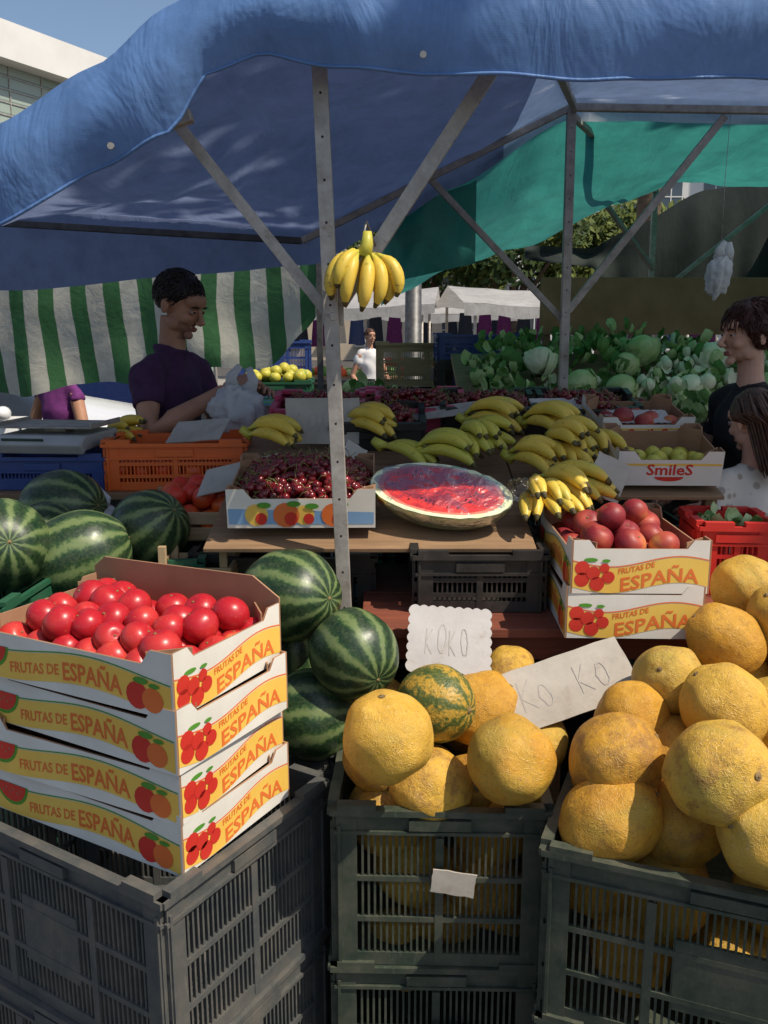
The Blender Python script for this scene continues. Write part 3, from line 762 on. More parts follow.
sign('crate_label',(.135,1.527,.19),(0,rad(5),rad(-1.5)),.10,.06,None,False,m_sign)
sign('crate_label',(.72,1.255,.50),(0,rad(-4),rad(-22)),.08,.05,None,False,m_sign)
def bag(name,loc,r,seed,parent=None):
    b=MB()
    def fn(d,t,p):
        return (1+.28*nz(d.x*3+seed,d.y*3,d.z*2)+.10*abs(nz(d.x*8,d.y*8+seed,d.z*4))*2-.05*nz(d.x*19,d.y*19,d.z*9+seed))*(1-.45*max(0,d.z))
    b.ell((0,0,0),r,0,48,36,None,fn)
    for sx in(-1,1):
        b.tube([(sx*r[0]*.3,0,r[2]*.5),(sx*r[0]*.4,.0,r[2]*.85),(sx*r[0]*.15,0,r[2]*1.2)],[(.03,.01),(.02,.006),(.012,.004)],8,0)
    return b.obj(name,[m_bag],loc,(0,.2,0),parent)
bag('plastic_bag',(-.53,3.20,1.33),(.10,.07,.12),4)
bag('plastic_bag',(-.9,2.62,1.05),(.11,.08,.07),9)
bag('hanging_plastic_bag',(1.40,3.80,1.84),(.05,.04,.10),2)
b=MB(); b.tube([(1.40,3.80,1.95),(1.41,3.84,2.2),(1.43,3.89,2.48)],.0012,5,0); b.obj('hanging_string',[m_steel])
# ------------------------------------------------------------------ poles
def pole(name,p,q,w=.032,mat=None,holes=True):
    p=Vector(p);q=Vector(q);d=q-p;L=d.length
    b=MB(); b.box((0,0,L/2),(w,w,L),0)
    if holes:
        n=int(L/.1)
        for i in range(1,n): b.tube([(0,-w/2-.0006,i*.1),(0,-w/2+.001,i*.1)],.004,8,1,sm=False)
    o=b.obj(name,[mat or m_steel,m_hole],p,d.to_track_quat('Z','Y').to_euler(),bev=0)
    bv=o.modifiers.new('b','BEVEL'); bv.width=.004; bv.segments=2; bv.limit_method='ANGLE'
    return o
def upright(name,p,q,w=.032,mat=None):
    p=Vector(p);q=Vector(q)
    b=MB(); h=w/2
    vs=[(p.x+a*h,p.y+c*h,p.z) for a,c in((-1,-1),(1,-1),(1,1),(-1,1))]+[(q.x+a*h,q.y+c*h,q.z) for a,c in((-1,-1),(1,-1),(1,1),(-1,1))]
    b.add(vs,[(3,2,1,0),(4,5,6,7),(0,1,5,4),(1,2,6,5),(2,3,7,6),(3,0,4,7)],0)
    n=int((q-p).length/.09)
    for i in range(3,n):
        c=p.lerp(q,i/n); b.tube([(c.x,c.y-h-.0006,c.z),(c.x,c.y-h+.002,c.z)],.0035,8,1,sm=False)
    b.box((p.x,p.y,.004),(.1,.1,.008),0)
    o=b.obj(name,[mat or m_steel,m_hole]); bv=o.modifiers.new('b','BEVEL'); bv.width=.004; bv.segments=2; bv.limit_method='ANGLE'; return o
upright('stall_pole',(-.066,2.12,0),(-.148,2.12,2.30),.034)
pole('stall_brace',(-.52,2.15,2.12),(-.118,2.15,1.62),.026)
pole('stall_brace',(.26,2.15,2.20),(-.105,2.155,1.66),.034)
b=MB()
for z in(1.63,1.68): b.tube([(-.118,2.10,z),(-.118,2.18,z)],.011,6,0,sm=False)
b.box((-.12,2.135,1.655),(.05,.006,.09),0); b.obj('pole_bracket',[m_steel],bev=.002)
pole('stall_rail',(-.40,2.06,2.25),(2.2,2.06,2.27),.03,holes=False)
pole('stall_rail',(-1.9,2.05,1.60),(-.42,2.06,2.06),.03,holes=False)
upright('stall_pole',(.80,3.9,0),(.775,3.9,2.51),.036)
pole('stall_brace',(.20,3.93,2.22),(.79,3.93,1.63),.026)
pole('stall_brace',(1.42,3.93,2.47),(.80,3.93,1.68),.03)
pole('stall_rail',(-.35,3.9,1.97),(.775,3.9,2.50),.028,holes=False)
pole('stall_rail',(-2.1,3.9,2.07),(-.35,3.9,1.97),.028,m_steel_dk,holes=False)
pole('stall_rail',(.775,3.9,2.50),(2.8,3.9,2.47),.03,holes=False)
pole('stall_rail',(.785,3.88,2.49),(.33,2.1,2.27),.026,holes=False)
pole('stall_rail',(.785,3.92,2.47),(1.80,6.15,2.50),.026,holes=False)
upright('stall_pole',(1.83,6.15,0),(1.80,6.15,2.55),.034)
pole('stall_brace',(1.80,6.1,1.80),(2.6,6.1,2.45),.028)
pole('stall_brace',(1.80,6.1,2.0),(1.3,5.6,2.4),.026)
upright('stall_pole',(2.75,3.9,0),(2.75,3.9,2.47),.034); upright('stall_pole',(-2.1,3.9,0),(-2.1,3.9,2.07),.034); upright('stall_pole',(-1.9,2.05,0),(-1.9,2.05,1.62),.034); upright('stall_pole',(2.2,2.06,0),(2.2,2.06,2.3),.034)
# ------------------------------------------------------------------ tarps
F=[(-2.2,1.72,1.50),(-1.3,1.86,1.66),(-.83,2.02,1.82),(-.6,2.14,1.94),(-.45,2.25,2.01),(-.37,2.29,2.13),(-.25,2.32,2.165),(-.1,2.335,2.135),(.3,2.34,2.115),(2.3,2.34,2.12)]
RR=[(-2.3,2.12,1.76),(-1.6,2.12,1.77),(-.8,2.06,1.84),(-.31,2.01,1.88),(0,2.15,2.03),(.3,2.29,2.2),(.775,2.55,2.47),(2.4,2.52,2.44)]
b=MB()
def TP(u,v):
    x=-2.2+4.5*u
    zt=interp(F,x,1);zh=interp(F,x,2)
    xr=x*1.02; zr=interp(RR,xr,1); zf=interp(RR,xr,2)
    k=v*44
    if k<=8:
        t=k/8; bul=.035*math.sin(pi*t)
        fold=.012*math.sin(x*17+2*nz(x*3))*(1-t)
        y=1.985-bul+.018*nz(x*5,t*1.5,2)*(1-t)+fold; z=zh+(zt-zh)*t+.010*nz(x*6,2)*(1-t)
        return (x,y,z)
    if k<=38:
        t=(k-8)/30; y=1.985+(3.97-1.985)*t
        crown=.05*math.sin(pi*t)
        sag=-.07*math.sin(pi*t)*abs(math.sin(x*1.9+.4))
        rid=.014*math.sin(x*7-y*5+2*nz(x*2,y*2))*math.sin(pi*t)
        z=zt+(zr-zt)*t+crown+sag+rid+.05*nz(x*1.8,y*1.8)*math.sin(pi*t)+.018*nz(x*7+y*4,y*2.5)*math.sin(pi*t)+.006*nz(x*18,y*7)
        return (x+(xr-x)*t,y,z+(.02*math.sin(pi*min(1,t*6))))
    t=(k-38)/6
    return (xr,3.97+.03*t+.03*nz(xr*5,t*2)*t,zr+(zf-zr)*t)
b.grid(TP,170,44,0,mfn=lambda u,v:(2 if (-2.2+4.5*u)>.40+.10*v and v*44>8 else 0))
for x in(-.57,.08,1.1,-1.1):
    z=interp(F,x,2)+.025; b.tube([(x,1.955,z),(x,1.950,z)],.007,12,1,sm=False)
b.tube([TP(i/170,0) for i in range(171)],.004,6,0)
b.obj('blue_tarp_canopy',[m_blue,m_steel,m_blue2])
TF=[(-.05,2.02),(.3,2.26),(.775,2.52),(3.2,2.49)]
TR=[(-.05,1.75),(.1,1.84),(.45,2.02),(1.0,2.16),(1.5,2.42),(1.85,2.57),(3.2,2.52)]
b=MB()
def QP(u,v):
    x=-.02+3.2*u; y=4.02+2.2*v
    z=interp(TF,x)*(1-v)+interp(TR,x)*v-.08*math.sin(pi*v)+.06*nz(x*2,y*2,4)*math.sin(pi*v)+.02*nz(x*7,y*3)
    return (x,y,z)
b.grid(QP,90,50,0)
def QP2(u,v):
    x=-.0+.42*u; y=4.06+.03*nz(x*8,v*2)+.15*u
    return (x,y,(interp(TF,x))*(1-v)+v*(1.80+.1*u)+.0)
b.grid(QP2,20,16,0)
b.obj('teal_tarp_canopy',[m_teal])
b=MB()
NT_=[(1.0,2.2,2.1),(1.5,2.18,2.05),(1.75,2.3,1.80),(2.3,2.58,1.6),(3.8,2.9,1.4)]
def NP(u,v):
    x=1.02+2.8*u; t=interp(NT_,x,1); bt=interp(NT_,x,2)
    return (x,6.65+.05*nz(x*4,v*1.5)+.03*math.sin(x*22+3*nz(x*2)+v)*v,t+(bt-t)*v)
b.grid(NP,120,20,0)
def NP3(u,v):
    y=3.95+2.7*u
    return (2.95+.05*nz(y*4,v)+.03*math.sin(y*12),y,2.5-1.6*v)
b.grid(NP3,60,14,0)
b.obj('dark_shade_net',[m_net])
b=MB()
SB=[(-4.2,1.2),(-1.95,1.27),(-1.3,1.33),(-.9,1.40),(-.66,1.42),(-.45,1.58),(-.36,1.68)]
def SP(u,v):
    x=-4.2+3.85*u
    bt=interp(SB,x)+.02*math.sin(x*11); tp=2.05
    drape=.06*math.sin(x*9+v*1.2+nz(x*2)*2)+.06*nz(x*3,v*2)
    z=tp+(bt-tp)*v+.01*nz(x*8)
    return (x+.05*math.sin(v*3+x*2)*v,4.6+drape*v+.1*(v**2),z)
b.grid(SP,180,24,0); b.obj('striped_awning',[m_str])
pole('stall_rail',(-4.2,4.6,2.06),(-.3,4.6,2.06),.025,m_steel_dk,holes=False)
upright('stall_pole',(-.33,4.62,0),(-.33,4.62,2.1),.03,m_steel_dk); upright('stall_pole',(-4.2,4.62,0),(-4.2,4.62,2.1),.03,m_steel_dk)
# ------------------------------------------------------------------ vegetables stall
b=MB()
b.box((1.75,4.9,1.30),(2.7,.95,.03),0,None,Matrix.Rotation(rad(18),3,'X'))
for x in(.5,1.75,3.0):
    b.box((x,4.5,.56),(.05,.05,1.12),0); b.box((x,5.3,.67),(.05,.05,1.34),0)
b.box((1.75,4.44,.97),(2.7,.02,.36),1)
b.box((1.95,5.5,1.74),(2.0,.02,.34),2)
for x in (1.0,2.9): b.box((x,5.53,.94),(.04,.04,1.88),0)
b.obj('vegetable_stall',[m_board,m_cr_black,m_card_in],bev=.003)
def leaf(b,c,r,mi,q=None):
    q=q or Euler((R.uniform(-1,1),R.uniform(-1,1),R.uniform(0,6.3))).to_matrix()
    w=R.uniform(.6,.9); ph=R.uniform(0,9)
    def P(u,v):
        a=(u-.5)*1.8*w; t=v*1.5
        rr=r*(1+.16*v*v+.07*math.sin(a*12+ph)*v)
        p=Vector((rr*math.sin(a)*math.sin(t+.25)*(1-.35*v*v),-rr*math.cos(a)*math.sin(t+.25)*.9,rr*-math.cos(t+.25)))
        return Vector(c)+q@p
    b.grid(P,7,5,mi)
def cabbage(loc,r,mat=None):
    b=MB(); b.ell((0,0,0),(r*.9,r*.9,r*.8),0,20,14,None,lambda d,t,p:1+.05*nz(d.x*4,d.y*4,d.z*4))
    for i in range(10): leaf(b,(0,0,0),r*R.uniform(.92,1.12),0 if i<7 else 1,Euler((R.uniform(-.5,.5),R.uniform(-.5,.5),i*.75)).to_matrix())
    return b.obj('cabbage',[mat or m_leaf,m_leafd],loc,(R.uniform(-.6,.6),R.uniform(-.6,.6),R.uniform(0,6)))
def vz(y): return 1.325+(y-4.9)*.325
for k,(x,y) in enumerate(((1.02,4.62),(1.30,4.80),(1.58,4.58),(.85,4.85),(1.45,5.02),(2.0,4.6),(1.22,4.56),(1.8,4.9),(2.3,4.8))):
    cabbage((x,y,vz(y)+.09+(.04 if y>4.75 else 0)),R.uniform(.07,.105),m_leafw if k in(2,3,7) else m_leaf)
def leafpile(name,loc,w,d,h,n,mats,sz=(.05,.12),slope=0):
    b=MB()
    for i in range(n):
        x=R.uniform(-w/2,w/2);y=R.uniform(-d/2,d/2);z=h*(R.random()**.7)*(1-.5*abs(2*x/w)**3)+y*slope
        leaf(b,(x,y,z),R.uniform(*sz),R.randrange(len(mats)))
    return b.obj(name,mats,loc)
leafpile('leafy_vegetables',(2.1,4.85,vz(4.85)+.03),1.5,.75,.13,300,[m_leafd,m_leaf,m_leafw,m_leafd,m_leafw],(.025,.065),.325)
leafpile('leafy_vegetables',(1.2,5.15,vz(5.15)+.03),1.3,.35,.16,220,[m_leafd,m_leafd,m_leaf],(.03,.07),.325)
leafpile('leafy_vegetables',(1.2,4.7,vz(4.7)+.0),1.2,.5,.08,170,[m_leafd,m_leaf,m_leafw],(.025,.06),.325)
leafpile('leafy_vegetables',(.62,4.8,vz(4.8)+.02),.3,.6,.12,90,[m_leafd,m_leaf],(.03,.06),.325)
b=MB()
for i in range(30):
    x=R.uniform(1.3,2.6); y=R.uniform(4.5,4.95); b.ell((x,y,vz(y)+.08+R.uniform(0,.05)),R.uniform(.02,.045),0,14,10,None,lambda d,t,p:1+.12*nz(d.x*6,d.y*6,d.z*6))
b.obj('turnips',[m_leafw])
for x,y in ((.55,3.7),(1.0,3.66),(1.5,3.6)): stack(x,y,.42,.36,.30,4,m_cr_black,z=0)
crate(.68,3.58,1.225,.3,.2,.08,m_cr_blue)
leafpile('leafy_vegetables',(1.38,3.62,1.25),.4,.3,.10,90,[m_leafd,m_leaf],(.03,.06))
cherries('dark_plums',(1.0,3.6,1.215),.4,.3,.08,180,0,0,.022)
cherries('dark_plums',(.55,3.72,1.215),.4,.3,.06,160,0,0,.022,m_cherry)
leafpile('leafy_vegetables',(.95,2.38,1.07),.14,.16,.04,24,[m_leafd,m_leaf],(.02,.035))
# background crate stacks
stack(.62,5.7,.58,.4,.28,5,m_cr_black); crate(.62,5.7,1.41,.58,.4,.16,m_cr_blue)
stack(.20,6.1,.5,.38,.28,1,m_slatwood,z=1.23); stack(.20,6.1,.5,.38,.3,4,m_cr_black)
stack(-.62,5.2,.4,.3,.26,5,m_cr_gr2); stack(-.08,5.3,.34,.34,.28,4,m_cr_gr2)
leafpile('leafy_vegetables',(-.08,5.3,1.14),.36,.3,.16,60,[m_leafd,m_leaf],(.03,.07))
stack(-.9,7.2,.6,.4,.3,5,m_cr_blue,.1); stack(-.35,6.9,.5,.4,.3,4,m_cr_black,-.1)
pile('pears',m_bang,[tuple(p) for p in heap(.32,.24,0.,.05,.036,26)],.036,12,8,(-.62,5.2,1.33))
b=MB(); b.tube([(0,0,0),(0,0,.3),(0,0,.32),(0,0,4.6)],[.11,.10,.075,.055],16,0)
b.tube([(0,0,4.5),(.3,0,4.9),(.8,0,5.0)],.03,8,0); b.ell((.95,0,4.97),(.22,.1,.06),0,16,8); b.obj('street_lamp',[m_steel_dk],(.24,7.4,0))
# ------------------------------------------------------------------ far stalls
def far_stall(x,y,w=3.2,d=2.6,h=1.98,mat=None,pk=.30):
    e=empty('market_stall',(x,y,0),(0,0,R.uniform(-.1,.1)))
    b=MB()
    for sx in(-1,1):
        for sy in(-1,1): b.tube([(sx*w/2,sy*d/2,0),(sx*w/2,sy*d/2,h)],.025,8,0)
    b.obj('posts',[m_steel],parent=e)
    b=MB()
    def P(u,v):
        X=(u-.5)*(w+.4);Y=(v-.5)*(d+.4)
        k=1-abs(2*v-1); return (X,Y,h+pk*k-.08*math.sin(pi*u)*1+.02*nz(X*3,Y*3))
    b.grid(P,24,16,0)
    def V(u,v):
        X=(u-.5)*(w+.4); return (X,-(d+.4)/2-.01,h-.08*math.sin(pi*u)-v*.16+.02*math.sin(X*8)*v)
    b.grid(V,30,4,0)
    b.obj('canopy',[mat or m_white_tarp],parent=e)
    b=MB(); b.box((0,-.4,.85),(w*.9,.9,.04),0); b.box((0,-.84,.42),(w*.9,.02,.8),1)
    b.obj('table',[m_board,m_cr_blue],parent=e)
    b=MB()
    for i in range(40):
        b.ell((R.uniform(-w*.42,w*.42),R.uniform(-.75,0),.92),R.uniform(.05,.11),R.randrange(4),10,7)
    b.obj('goods',[m_nect,m_leaf,m_tom,m_leafd],parent=e)
    b=MB()
    for i in range(9):
        x_=-w*.42+w*.84*i/8; l=R.uniform(.45,.7)
        b.grid(lambda u,v:(x_+(u-.5)*.3*(1-.35*(1-v)),.9+.04*math.sin(u*9)*v,1.88-l*v),6,5,R.randrange(4))
    b.obj('hanging_goods',[m_cr_blue,m_purple2,m_whitec,m_jean],parent=e)
far_stall(-.9,15); far_stall(2.8,14.5); far_stall(6.6,15.2); far_stall(-5.2,16); far_stall(1.2,19.4)
# ------------------------------------------------------------------ car
m_cglass=simple('car_glass',(.02,.025,.03),None,5,.08,0,spec=.8)
def car(loc,rz,paint):
    e=empty('parked_car',loc,(0,0,rz))
    st=[(-2.05,.55,.60,.62,.70),(-2.0,.30,.82,.80,.74),(-1.6,.2,.84,.95,.78),(-1.2,.2,.85,1.42,.60),(-.5,.2,.86,1.49,.62),(.4,.2,.86,1.46,.60),(1.05,.2,.86,.98,.76),(1.75,.2,.84,.86,.74),(2.02,.3,.78,.72,.68),(2.1,.42,.6,.58,.6)]
    vs=[];fs=[];mi=[]
    for x,z0,wd,zt,wt in st:
        belt=min(.92,zt-.02)
        ring=[(0,z0),(wd,z0+.03),(wd+.02,.5 if z0<.5 else z0+.04),(wd,belt),(wt,zt-.04),(wt*.75,zt),(0,zt+.015)]
        full=ring+[(-a,c) for a,c in reversed(ring[1:-1])]
        vs+=[(x,a,c) for a,c in full]
    n=12
    for i in range(len(st)-1):
        for k in range(n):
            k2=(k+1)%n; fs.append((i*n+k,i*n+k2,(i+1)*n+k2,(i+1)*n+k))
            gl=(k in(3,8)) and 2<=i<=5
            ws=(k in(4,5,6,7)) and i in(2,5)
            mi.append(1 if (gl or ws) else 0)
    fs.append(tuple(range(n)));mi.append(0);fs.append(tuple(reversed([ (len(st)-1)*n+k for k in range(n)])));mi.append(0)
    b=MB(); b.add(vs,fs,mi,True); b.obj('body',[paint,m_cglass],parent=e)
    for sx in(-1.3,1.3):
        for sy in(-1,1):
            b=MB(); b.tube([(sx,sy*.72,.31),(sx,sy*.88,.31)],.31,24,0,sm=False); b.tube([(sx,sy*.87,.31),(sx,sy*.895,.31)],.19,16,1,sm=False)
            b.obj('wheel',[m_cr_black,m_steel],parent=e,bev=.01)
    b=MB()
    for sy in(-1,1):
        b.ell((1.98,sy*.58,.66),(.08,.14,.07),0,12,8); b.ell((.85,sy*.95,.95),(.06,.09,.06),1,12,8)
        for x in(-.35,.95): b.box((x,sy*.868,.62),(.012,.012,.55),2)
        b.box((.3,sy*.885,.80),(.16,.02,.03),2)
    b.obj('lamps_and_mirrors',[m_eye,paint,m_cr_black],parent=e)
    return e
m_car=simple('white_car_paint',(.74,.74,.73),(.68,.68,.67),2,.25,0,coat=.8)
m_car2=simple('dark_car_paint',(.04,.05,.09),None,2,.25,0,metal=.3,coat=.8)
car((-3.9,7.9,0),rad(2),m_car); car((-8.8,10.5,0),rad(178),m_car2)
# ------------------------------------------------------------------ buildings and trees
m_bl_white=simple('white_render',(.72,.71,.68),(.64,.63,.6),1,.8,.1,20)
m_bl_cream=simple('cream_render',(.55,.46,.34),(.48,.4,.3),1,.8,.1,20)
m_glass=simple('window_glass',(.05,.07,.09),None,1,.1,0,spec=.8)
def building(name,loc,rz,w,d,h,floors,cols,mat,wmat,parapet=True):
    e=empty(name,loc,(0,0,rz))
    b=MB(); b.box((0,0,h/2),(w,d,h),0)
    if parapet: b.box((0,0,h+.5),(w+.3,d+.3,1.0),1)
    b.obj('walls',[mat,m_bl_white],parent=e)
    b=MB(); fh=h/floors
    for sx,L,off,ang in ((0,w,d/2,0),(1,d,w/2,pi/2),(3,d,w/2,-pi/2)):
        M=Matrix.Rotation(ang,4,'Z')@Matrix.Translation((0,-off,0)); nc=max(2,int(cols*L/w))
        for f in range(floors):
            for c in range(nc):
                x=-L/2+L*(c+.5)/nc; z=fh*(f+.5)
                b.box((x,-.004,z),(L/nc*.5,.10,fh*.5),0,M)
                b.box((x,-.03,z),(L/nc*.5,.10,.05),1,M); b.box((x,-.03,z),(.05,.105,fh*.5),1,M)
                b.box((x,-.08,z-fh*.27),(L/nc*.6,.2,.06),1,M)
    b.obj('windows',[wmat,m_bl_white],parent=e)
t=NT('pale_green_panel_cladding')
bk=t.n('TexBrick',{'Vector':t.n('Mapping',{'Vector':t.tc.outputs['Object'],'Rotation':(rad(90),0,0)}).outputs[0],'Color1':(.34,.40,.35,1),'Color2':(.27,.34,.29,1),'Mortar':(.17,.21,.19,1),'Scale':1.0,'Mortar Size':.02,'Brick Width':1.2,'Row Height':.35},offset=.0)
m_cl=t.fin(bk.outputs[0],.4,None,0,.5)
e=empty('modern_building',(-10.8,27.3,0),(0,0,math.atan2(2.8,1.4)))
b=MB(); b.box((0,6,4.5),(18,12,9.0),0)
for k in range(26): b.box((0,-.012,.3+k*.35),(18,.03,.03),2)
for k in range(15): b.box((-8.6+k*1.2+.2,-.014,4.5),(.03,.035,9.0),2)
b.obj('walls',[m_cl,m_bl_white,m_steel],parent=e)
b=MB(); b.box((0,5.8,9.5),(18.4,12.8,1.0),0); b.obj('parapet',[m_bl_white],parent=e)
b=MB()
for k in range(5): b.box((-6+k*3,-.03,1.6),(1.8,.08,2.2),0)
b.obj('windows',[m_glass],parent=e)
building('white_apartment_block',(11,46,0),0,10,8,12,4,5,m_bl_white,m_glass)
building('cream_apartment_block',(0,52,0),0,12,8,9.5,3,6,m_bl_cream,m_glass)
building('white_apartment_block',(24,44,0),0,12,8,14,5,5,m_bl_cream,m_glass)
building('cream_apartment_block',(-26,56,0),0,22,8,10,3,9,m_bl_cream,m_glass)
m_bark=simple('bark',(.16,.11,.07),(.09,.06,.04),12,.9,.6,30,.02)
m_fol1=simple('foliage_light',(.18,.21,.04),(.09,.13,.03),3,.7,0,trans=.35); m_fol2=simple('foliage_dark',(.06,.10,.02),(.03,.055,.012),3,.7,0,trans=.25)
def tree(x,y,H,cr,n=3800,seed=0,ncl=34):
    rr=random.Random(seed); b=MB()
    b.tube([(0,0,0),(.05,0,H*.25),(-.03,.05,H*.5)],[.22,.17,.12],10,0)
    cl=[]
    for i in range(ncl):
        a=rr.uniform(0,6.28);e_=rr.uniform(-.35,1.2);r=cr*rr.uniform(.35,1.0)
        c=Vector((r*math.cos(a)*math.cos(e_),r*math.sin(a)*math.cos(e_),H*.62+r*.75*math.sin(e_)))
        cl.append((c,cr*rr.uniform(.18,.36),rr.random()))
        if i<9: b.tube([(0,0,H*.35+.02*i),tuple(Vector((0,0,H*.45)).lerp(c,.5)+Vector((0,0,-.2))),tuple(c)],[.09,.05,.02],6,0)
    for i in range(n):
        c,r,k=cl[rr.randrange(len(cl))]
        d=Vector((rr.gauss(0,1),rr.gauss(0,1),rr.gauss(0,.8))); d=d.normalized()*r*rr.random()**.35
        p=c+d; s=rr.uniform(.07,.15)
        a=Vector((rr.gauss(0,1),rr.gauss(0,1),rr.gauss(0,1))).normalized()*s; c2=a.orthogonal()*.5
        b.add([p-a,p-c2,p+a,p+c2],[(0,1,2,3)],1 if (k+rr.uniform(-.2,.2))>.5 else 2)
    b.obj('tree',[m_bark,m_fol1,m_fol2],(x,y,0))
tree(3.4,23.5,5.4,2.4,5600,1); tree(5.9,24.5,5.4,2.4,5200,2); tree(1.2,26,5.6,2.5,5200,3); tree(-3.4,27,5,2.2,3500,4); tree(8.6,26,5.5,2.3,3500,5)
tree(3.75,1.55,11.0,1.6,1900,8,18)  # unseen tree, added so its sparse crown dapples the canopy with shade
b=MB()
b.tube([(0,0,z*.16) for z in range(42)],[.26+.02*(z%2)-.0015*z for z in range(42)],12,0)
for i in range(20):
    a=i*2.4; el=R.uniform(-.2,1.1); P0=Vector((0,0,6.5))
    path=[P0+Vector((math.cos(a)*math.cos(el)*t*2.3,math.sin(a)*math.cos(el)*t*2.3,math.sin(el)*t*2.2-1.7*t*t)) for t in [k/9 for k in range(10)]]
    b.tube(path,[.03,.025,.022,.02,.018,.015,.012,.01,.008,.005],5,1)
    for k in range(1,10):
        for s_ in(-1,1):
            for mm in range(3):
                c=path[k-1].lerp(path[k],mm/3); t_=(path[k]-path[k-1]).normalized(); sd_=t_.cross(Vector((0,0,1))).normalized()*s_
                tip=c+sd_*.38+t_*.28+Vector((0,0,-.15)); b.add([c,c+t_*.045,tip],[(0,1,2)],1)
b.obj('palm_tree',[m_bark,m_leafd],(5.3,18.5,0))
# ------------------------------------------------------------------ people
def remesh(mb,name,vox,it,mats,parent,assign=None,disp=None):
    me=mb.mesh('tmp'); ob=bpy.data.objects.new('tmp',me); sc.collection.objects.link(ob)
    m=ob.modifiers.new('r','REMESH'); m.mode='VOXEL'; m.voxel_size=vox; m.use_smooth_shade=True
    s=ob.modifiers.new('s','SMOOTH'); s.factor=.5; s.iterations=it
    bpy.context.view_layer.update()
    me2=bpy.data.meshes.new_from_object(ob.evaluated_get(bpy.context.evaluated_depsgraph_get()))
    bpy.data.objects.remove(ob); bpy.data.meshes.remove(me)
    me2.materials.clear()
    for x in mats: me2.materials.append(x)
    if disp:
        for v in me2.vertices: v.co+=v.normal*disp(v.co)
    for p in me2.polygons:
        p.use_smooth=True; p.material_index=assign(p.center) if assign else 0
    me2.name=name
    return place(me2,name,parent=parent)
def hand(b,w,d,n,k,curl,ts):
    d=Vector(d).normalized(); n=Vector(n); n=(n-d*n.dot(d)).normalized(); s=d.cross(n)
    w=Vector(w)
    b.tube([w-d*.03,w,w+d*.03*k,w+d*.07*k,w+d*.09*k],[(.026*k,.020*k),(.026*k,.019*k),(.036*k,.017*k),(.041*k,.014*k),(.036*k,.010*k)],14,0,ref=s)
    for i,(o,L) in enumerate(((-.031,.066),(-.0105,.078),(.0105,.074),(.031,.058))):
        p=w+d*.082*k+s*o*k; pts=[p-d*.012]; a=0
        for j,f in enumerate((.42,.33,.25)):
            a+=curl*(.35,.55,.4)[j]*(1+.12*i)
            dd=(d*math.cos(a)+n*math.sin(a)+s*o*2).normalized(); p=p+dd*L*f*k; pts.append(p.copy())
        b.tube(pts,[.0088*k,.0086*k,.0078*k,.0058*k],8,0)
    p=w+d*.02*k+s*.026*ts*k
    q=p+(d*.6+s*.75*ts+n*.25).normalized()*.042*k; r=q+(d*.85+s*.25*ts+n*.45).normalized()*.03*k
    b.tube([p-d*.01,p,q,r],[.013*k,.0135*k,.0105*k,.007*k],8,0)
